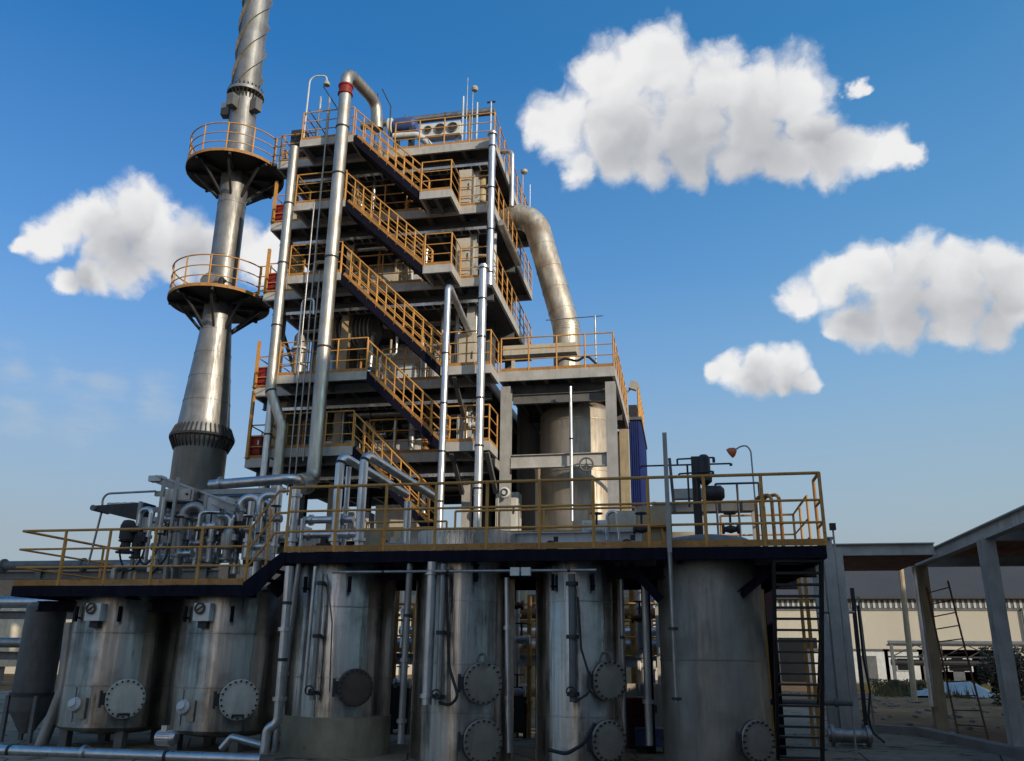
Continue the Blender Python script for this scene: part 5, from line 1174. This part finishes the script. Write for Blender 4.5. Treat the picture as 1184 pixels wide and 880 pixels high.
# ------------------------------------------------------------------ chimney
CX, CY = -15.33, 24.8
def cz(py, px=240): return at(px, py, CY).z
t = thing('steel_chimney', 'tall bare steel chimney with two round platforms and spiral fins', 'chimney', (CX,CY,0))
zf = cz(507); zc = cz(372,262); zp1 = cz(352,252); zp2 = cz(203,272); zfl = cz(110,290)
MB().lathe([(0.83,0),(0.83,zf-0.25),(0.97,zf-0.02),(0.97,zf+0.02),(0.84,zf+0.3),(0.81,zf+0.55),(0.485,zc),(0.485,40)], (CX,CY,0), 56).build('stack_shell', MT['stack'], t)
MB().lathe([(0.98,zf-0.06),(1.03,zf-0.05),(1.03,zf+0.03),(0.98,zf+0.04)], (CX,CY,0), 56).build('base_flange', MT['dark'], t)
g_ = MB()
for k in range(40):
    a = 2*math.pi*k/40; c, s = math.cos(a), math.sin(a)
    g_.bar((CX+c*0.87,CY+s*0.87,zf+0.35),(CX+c*1.0,CY+s*1.0,zf+0.03),0.025,0.05); g_.bar((CX+c*0.84,CY+s*0.84,zf-0.42),(CX+c*1.0,CY+s*1.0,zf-0.06),0.025,0.06)
g_.build('gusset_ring', MT['dark'], t)
for z in [zf+1.2+0.85*i for i in range(4)]+[zc+0.05, zc+2.4, zc+4.5, zc+5.6]:
    r = 0.81+(0.485-0.81)*min(1, max(0,(z-zf-0.55)/(zc-zf-0.55)))
    MB().lathe([(r+0.001,z-0.02),(r+0.012,z-0.016),(r+0.012,z+0.016),(r+0.001,z+0.02)], (CX,CY,0), 48).build('weld_band', MT['stack'], t)
MB().lathe([(0.5,zfl-0.06),(0.68,zfl-0.06),(0.68,zfl+0.06),(0.5,zfl+0.06)], (CX,CY,0), 48).build('top_flange', MT['stack'], t)
g_ = MB()
for k in range(26):
    a = 2*math.pi*k/26; c, s = math.cos(a), math.sin(a)
    g_.bar((CX+c*0.485,CY+s*0.485,zfl-0.32),(CX+c*0.65,CY+s*0.65,zfl-0.06),0.03,0.05); g_.bar((CX+c*0.62,CY+s*0.62,zfl+0.06),(CX+c*0.62,CY+s*0.62,zfl+0.2),0.04,0.04)
g_.build('bolt_ring', MT['dark'], t)
zb = cz(128,285)
for a in (-20, -100, 100, 190):
    c, s = math.cos(R(a)), math.sin(R(a))
    MB().box((CX+c*0.66,CY+s*0.66,zb), (0.3,0.3,0.5), Matrix.Rotation(R(a),3,'Z')).build('lug_box', MT['greyd'], t)
for ph in range(4):
    m = MB(); vs = []; fs = []; n = 150; z0 = zfl+0.35; pitch = 4.9
    for i in range(n):
        a = ph*1.5708+2*math.pi*i/24*1.0; z = z0+pitch*i/24/1.0
        if z > 39: break
        for r in (0.482, 0.59):
            for dz in (0, 0.02): vs.append((CX+r*math.cos(a), CY+r*math.sin(a), z+dz))
    k = len(vs)//4
    for i in range(k-1):
        b = i*4; fs += [(b,b+2,b+6,b+4),(b+1,b+5,b+7,b+3),(b+2,b+3,b+7,b+6)]
    m.add(vs, fs); m.build('spiral_fin', MT['stack'], t)
for z, rp, rb in ((zp1,1.67,13.05),(zp2,1.70,18.06)):
    pl = MB().lathe([(0.49,z-0.04),(rp,z-0.04),(rp,z),(0.49,z)], (CX,CY,0), 56, ring=True).build('round_platform', MT['black'], t)
    MB().lathe([(rp+0.001,z-0.05),(rp+0.02,z-0.05),(rp+0.02,z+0.06),(rp+0.001,z+0.06)], (CX,CY,0), 56, ring=True).build('edge_ring', MT['orange_worn'], pl)
    m = MB(); b_ = MB()
    for k in range(8):
        a = R(22+45*k); c, s = math.cos(a), math.sin(a)
        b_.bar((CX+c*0.5,CY+s*0.5,z-1.0),(CX+c*(rp-0.35),CY+s*(rp-0.15),z-0.1),0.07,0.1)
        b_.bar((CX+c*0.48,CY+s*0.48,z-0.1),(CX+c*(rp-0.02),CY+s*(rp-0.02),z-0.1),0.08,0.11)
    b_.build('bracket_ring', MT['dark'], pl)
    for h in (1.1,0.72,0.36): m.torus((CX,CY,z+h), rp-0.03, 0.024 if h > 1 else 0.019, (0,0,1), 56, a0=R(12), a1=R(348), ms=8)
    rl = m.build('round_railing', MT['orange'], t)
    for k in range(12):
        a = R(12+336*k/11); MB().tube([(CX+math.cos(a)*(rp-0.03),CY+math.sin(a)*(rp-0.03),z),(CX+math.cos(a)*(rp-0.03),CY+math.sin(a)*(rp-0.03),z+1.1)],0.025,8).build('post', MT['orange'], rl)
    w = MB().bb(CX+rp-0.12, XW-0.01, CY-0.45, CY+0.45, z-0.08, z-0.001).build('bridge', MT['under'], t)
    for y in (-0.42,0.42):
        m = MB()
        for h in (1.1,0.72,0.36): m.tube([(CX+rp-0.1,CY+y,z+h),(XW+0.0,CY+y,z+h)],0.02,8)
        m.tube([(CX+rp+0.02,CY+y,z),(CX+rp+0.02,CY+y,z+1.1)],0.028,8); m.tube([(XW-0.04,CY+y,z),(XW-0.04,CY+y,z+1.1)],0.028,8)
        m.build('bridge_rail', MT['orange'], w)
q = at(241,323,CY-0.8); t = thing('beacon_dish', 'round grey instrument dish on the lower chimney platform', 'instrument', q)
MB().lathe([(0.02,-0.05),(0.28,-0.04),(0.28,0.04),(0.02,0.08)], q, 24, rot=Matrix.Rotation(R(75),3,'X')).build('dish', MT['cover'], t); MB().tube([(q.x,q.y+0.1,zp1),(q.x,q.y+0.1,q.z)],0.04,8).build('stem', MT['dark'], t)
q = at(255,335,CY-0.9); motor('small dark actuator on the lower chimney platform', (q.x,q.y,zp1+0.25), 0.6, 'z', 'dark', name='actuator_motor')
# ------------------------------------------------------------------ right rear: columns, blue panels
q = at(722,520,31.5); 
t = thing('tan_pillar', 'tan pillar standing between the annex and the blue panels', 'pillar', (q.x,31.5,0))
MB().bb(q.x-0.17,q.x+0.17,31.3,31.7,0,at(727,487,31.5).z).build('shaft', MT['tan'], t); MB().bb(q.x-0.2,q.x+0.2,31.2,31.8,at(727,487,31.5).z+0.002,at(727,482,31.5).z+0.12).build('cap', MT['tan'], t)
xa, xb = at(728,520,33).x, at(741,520,33).x; zt = at(735,486,33).z
t = thing('blue_cabin', 'tall blue clad lift shaft behind the annex', 'shaft', (xa,33,0))
MB().bb(xa,xb,33,38,0,zt).build('wall', MT['blue'], t)
m = MB()
for i in range(5): m.bb(xa+0.05+i*(xb-xa-0.1)/4-0.02,xa+0.05+i*(xb-xa-0.1)/4+0.02,32.96,32.998,0,zt-0.03)
for i in range(9): m.bb(xb+0.002,xb+0.04,33.2+i*0.58,33.26+i*0.58,0,zt-0.03)
m.build('rib', MT['blue'], t)
MB().bb(xa-0.08,xb+0.08,32.9,38.1,zt+0.002,zt+0.12).build('roof_slab', MT['greyd'], t)
MB().bb(xa,xa+0.33,33.2,34.0,zt+0.121,zt+0.7).build('winch_box', MT['dark'], t)
railing(t, [(xb-0.05,33.3,zt+0.12),(xb-0.05,37.8,zt+0.12)], 1.5, (1.5,1.0,0.5), 0.75, 0.035, 0.12)
q = at(731,447,32.2); t = thing('flood_light', 'flood light on a bent arm above the blue shaft', 'flood light', (q.x-0.3,32.2,L2))
MB().tube(bend([(q.x-0.25,32.2,L2-1.0),(q.x-0.25,32.2,q.z-0.3),(q.x,32.2,q.z)],0.3),0.03,8).build('arm', MT['pipe'], t); MB().box(q+Vector((0.05,0,0.03)),(0.3,0.25,0.32),Matrix.Rotation(R(20),3,'Y')).build('lamp_head', MT['lamp'], t)

# ------------------------------------------------------------------ pipe rack behind the tanks (seen through the gaps)
t = thing('pipe_rack', 'orange railed pipe rack behind the tanks, seen through the gaps', 'pipe rack', (-2,19.8,0))
for x in (-6.6,-4.9,-2.55,-0.55,1.6): 
    for y in (19.2,21.4): MB().ib((x,y,0),(x,y,3.3),0.18,0.18,0.02,(0,1,0)).build('column', MT['beam'], t)
for z in (1.55,3.2): 
    MB().ib((-6.8,19.2,z),(1.8,19.2,z),0.14,0.24).build('beam', MT['grey'], t); MB().ib((-6.8,21.4,z),(1.8,21.4,z),0.14,0.24).build('beam', MT['grey'], t)
railing(t, [(-6.8,19.15,1.68),(1.8,19.15,1.68)], 1.05, (1.05,0.7,0.36), 0.8, 0.03)
railing(t, [(-6.8,21.5,1.68),(1.8,21.5,1.68)], 1.05, (1.05,0.7,0.36), 0.8, 0.03)
names = [('upper rusty red pipe on the rack behind the tanks',2.6,0.12,'rusty'),('middle silver pipe on the rack behind the tanks',2.2,0.1,'galv'),('lower grey pipe on the rack behind the tanks',1.9,0.13,'pipe'),('lowest tan pipe under the rack behind the tanks',0.9,0.14,'tan')]
for lab,z,r,mat in names: pipe('rack_pipe', lab, [(-6.8,20.0+0.25*z,z),(1.8,20.0+0.25*z,z)], r, mat, group='pipes on the rear rack', flanges=(0.2,0.45,0.52,0.85))
gaps = [(590,20.3),(597,19.0),(605,20.8),(612,18.8),(733,19.6),(742,18.8),(752,20.2),(455,19.0),(466,20.0),(320,19.4),(884,19.8)]
gw = ['at the left of the wide dark gap','in the wide dark gap beside the collared tank','at the middle of the wide dark gap','at the right of the wide dark gap','at the left of the gap beside the dull tank','at the middle of the gap beside the dull tank','at the right of the gap beside the dull tank','in the gap left of the collared tank','close to the collared tank on its left','behind the gap left of the skirted tank','left of the black ladder']
for i,(px,Y) in enumerate(gaps):
    q = at(px,760,Y); mat = ['rusty','galv','tan','orange_worn','orange_worn','pipe','tan'][i % 7]
    pipe('rear_riser', f'rear upright pipe {gw[i]}', [(q.x,Y,0.0),(q.x,Y,2.9+0.2*(i % 3))], 0.05+0.02*(i % 3), mat, group='rear upright pipes behind the tanks', flanges=(0.25,0.5,0.8))
for i,(px,py,w) in enumerate([(596,700,'high in the wide dark gap'),(603,740,'halfway up the wide dark gap'),(598,800,'low in the wide dark gap'),(740,715,'high in the gap by the dull tank'),(748,770,'halfway up the gap by the dull tank'),(465,790,'low in the gap left of the collared tank')]):
    valve(f'hand wheel valve {w}', at(px,py,18.2), 1.1, ['rusty','white','galv'][i % 3], group='valves behind the tanks')
q = at(738,850,17.5); t = thing('steel_drum', 'dark red steel drum standing in the gap beside the dull tank', 'drum', (q.x,17.5,0))
MB().lathe([(0.29,0.0),(0.29,0.88),(0.27,0.9),(0.02,0.88)],(q.x,17.5,0.01),28).build('drum_body', MT['redd'], t)
for z in (0.3,0.6): MB().lathe([(0.29,z-0.02),(0.305,z),(0.29,z+0.02)],(q.x,17.5,0),28).build('hoop', MT['redd'], t)
q = at(755,868,16.8); cabinet('tool_chest', 'blue-grey tool chest on the ground beside the dull tank', 'chest', (q.x,16.8,0.015), (0.6,0.4,0.3), 'motorblue','motorblue')
for i,(px,w,h,mat,lab) in enumerate([(748,0.7,1.0,'cream','cream cabinet on the ground behind the dark red drum'),(600,0.5,0.9,'dark','dark cabinet on the ground in the wide dark gap'),(462,0.6,0.9,'dark','dark cabinet on the ground left of the collared tank')]):
    q = at(px,850,19.2); cabinet('ground_cabinet', lab, 'cabinet', (q.x,19.0,0.015), (w,0.4,h), mat, mat)
# left background: pipes, silo, steel frame
t = thing('left_pipe_rack', 'grey steel pipe rack behind the dark cylinder at far left', 'pipe rack', (-18,22,0))
for x in (-21,-18.2,-15.6,-13.0): MB().ib((x,22,0),(x,22,3.9),0.2,0.2,0.02,(0,1,0)).build('column', MT['greyd'], t)
for z in (1.5,2.6,3.7): MB().ib((-23,22,z),(-12.6,22,z),0.16,0.22).build('beam', MT['greyd'], t)
for i,(z,r) in enumerate(((2.95,0.16),(1.85,0.14),(3.98,0.13))): 
    pipe('rack_pipe', ['silver pipe on the middle tier of the left rack','grey pipe on the bottom tier of the left rack','dark grey pipe on the top tier of the left rack'][i], [(-23,21.9,z),(-12.6,21.9,z)], r, ['galv','pipe','greyd'][i], group='pipes on the left rack', flanges=(0.35,0.6))
q = at(6,745,40); t = thing('cream_silo', 'cream rounded silo far behind at the left picture edge', 'silo', (q.x,40,0))
MB().lathe([(1.3,0.9),(1.3,3.4),(1.1,3.9),(0.6,4.2),(0.02,4.3)],(q.x,40,0),32).build('shell', MT['cream'], t)
for a in (45,135,225,315): MB().bar((q.x+math.cos(R(a))*1.1,40+math.sin(R(a))*1.1,0),(q.x+math.cos(R(a))*1.1,40+math.sin(R(a))*1.1,0.95),0.15,0.15).build('leg', MT['greyd'], t)
# ------------------------------------------------------------------ canopy frame at the right
t = thing('canopy_frame', 'open grey steel canopy frame with rusty red roof sheets at right', 'canopy', (6.1,22,0))
for x,y,mat,pw in ((3.135,19.47,'canopy',0.38),(5.84,23.4,'tan',0.28),(5.80,18.2,'canopy',0.25)):
    MB().ib((x,y,0),(x,y,3.9),pw,0.30,0.025,(0,1,0)).build('post', MT[mat], t)
    MB().bb(x-0.24,x+0.24,y-0.24,y+0.24,0.013,0.035).build('base_plate', MT['greyd'], t)
def hb(a, b, w=0.2, h=0.28, mat='canopy'): MB().ib(a, b, w, h, 0.025).build('beam', MT[mat], t)
hb((5.80,6.0,4.02),(5.84,23.8,4.02)); hb((3.3,21.5,4.10),(5.72,21.5,4.10),0.2,0.28); hb((3.135,19.4,4.02),(3.135,21.39,4.02),0.16,0.24)
hb((5.95,23.4,4.0),(18,23.4,4.0),0.16,0.24); hb((5.92,18.2,3.98),(18,18.2,3.98),0.16,0.24); hb((5.92,12.5,3.98),(18,12.5,3.98),0.16,0.24)
sheet = MB()
for i in range(30):
    x0 = 6.1+i*0.4; sheet.add([(x0,10,4.24),(x0+0.2,10,4.28),(x0+0.4,10,4.24),(x0+0.4,27,4.24),(x0+0.2,27,4.28),(x0,27,4.24)],[(0,1,4,5),(1,2,3,4)])
sheet.build('roof_sheet', paint('red_roof_underside',(0.42,0.15,0.10),0.7,0.5,0.5), t)
MB().bb(3.0,5.7,21.62,25.0,3.94,3.98).build('roof_sheet', paint('red_roof_sheet',(0.40,0.15,0.11),0.7,0.5,0.5), t)
MB().bb(3.3,5.3,21.6,21.66,3.99,4.07).build('white_fascia', MT['white'], t)
q = at(1062,664,24.5); 
MB().tube([(5.66,23.2,0.6),(5.66,23.2,3.85)],0.07,10).build('downpipe', MT['galv'], t)
# second post pair of the ladder bay
def post(label, px, py, tx, ty, w=0.2, mat='grey', round_=False, group=None):
    g0 = atZ(px,py,0); top = at(tx,ty,g0.y); 
    t_ = thing('steel_post', label, 'post', (g0.x,g0.y,0), group)
    (MB().tube([(g0.x,g0.y,0),(top.x,g0.y,top.z)],w/2,10) if round_ else MB().ib((g0.x,g0.y,0),(top.x,g0.y,top.z),w,w,0.02,(0,1,0))).build('shaft', MT[mat], t_)
    MB().bb(g0.x-w*0.9,g0.x+w*0.9,g0.y-w*0.9,g0.y+w*0.9,0.013,0.03).build('base_plate', MT['greyd'], t_)
post('wide grey post right behind the black ladder', 965, 850, 944, 650, 0.22, 'canopy')
post('thin brown post beside the first canopy post', 1003, 855, 985, 680, 0.08, 'dark')
post('round pole with pale top standing on the waste ground', 1058, 812, 1041, 655, 0.24, 'tan', True)
post('thin pipe post between brown post and round pole', 1012, 850, 992, 690, 0.05, 'pipe', True)
# horizontal stub and pipes by the first canopy post
z = 1.95
q0, q1 = at(945,708,19.6), at(988,708,19.6)
pipe('cross_pipe', 'thin horizontal pipe from the ladder to the brown post', [q0, (q1.x,19.6,q0.z)], 0.03, 'pipe')
q = at(980,858,18.9)
pipe('ground_pipe', 'thick grey pipe stub lying at the foot of the first canopy post', [(q.x-0.35,18.9,0.22),(q.x+0.45,18.9,0.22)], 0.13, 'pipe', flanges=(0.1,0.92))
q = at(925,812,17.2); pipe('cross_pipe', 'dark horizontal pipe crossing behind the black ladder', [(q.x-0.9,17.2,q.z),(q.x+0.9,17.2,q.z)], 0.05, 'greyd', flanges=(0.85,))
hose('black cable hanging beside the first canopy post', [at(992,700,20.4), at(998,760,20.4), at(1006,800,20.3), at(1004,828,20.2), at(1008,846,20.2), at(1022,858,19.6)], 0.025, 'cable', 'cable')
# leaning ladder
a0, a1 = atZ(1110,860,0.0), atZ(1145,868,0.0)
t = thing('leaning_ladder', 'thin rusty ladder leaning against the canopy beam', 'ladder', a0)
u = Vector((0.63,-0.0,0)); base = Vector((5.82,20.9,0)); top = Vector((6.05,22.6,3.9))
A0, A1 = at(1110,859,21.3), at(1145,868,20.9); T0, T1 = at(1071,679,23.2), at(1096,672,22.8)
A0.z = max(A0.z,0.02); A1.z = max(A1.z,0.02)
for p_, q_ in ((A0,T0),(A1,T1)): MB().tube([p_,q_],0.022,8).build('stile', MT['rusty'], t)
for k in range(1,12):
    s_ = k/11.5; MB().tube([A0.lerp(T0,s_),A1.lerp(T1,s_)],0.014,8).build('rung', MT['rusty'], t)
# tarp covered heap
q = atZ(1100,806,0); t = thing('tarpaulin_heap', 'pale blue tarpaulin thrown over a heap on the waste ground', 'tarpaulin', (q.x,q.y,0))
m = MB(); rn = random.Random(5); nx, ny = 16, 10; vs = []
for j in range(ny+1):
    for i in range(nx+1):
        u_, v_ = i/nx*2-1, j/ny*2-1; hgt = 0.7*max(0,(1-u_*u_))**0.7*max(0,(1-v_*v_))**0.6*(0.75+0.35*math.sin(3*u_+2*v_))+0.02+rn.random()*0.08
        vs.append((q.x+u_*1.9,q.y+v_*1.3,max(0.01,hgt)))
m.add(vs,[(j*(nx+1)+i,j*(nx+1)+i+1,(j+1)*(nx+1)+i+1,(j+1)*(nx+1)+i) for j in range(ny) for i in range(nx)],True); m.build('sheet', MT['tarp'], t)
# rubble on the dirt
rn = random.Random(11)
m = MB()
for _ in range(260):
    x, y = rn.uniform(4.5,22), rn.uniform(24,50)
    if x < 6.2 and y < 26: continue
    s = 0.04+0.12*rn.random()
    m.lathe([(0.01,-s*0.2),(s,0.0),(s*0.8,s*0.35),(0.01,s*0.6)],(x,y,0.0),6)
m.build('rubble', flat('rubble_stone',(0.24,0.20,0.15),0.9,0,0.4), kind='stuff', label='scattered stones and rubble on the brown waste ground', cat='rubble')
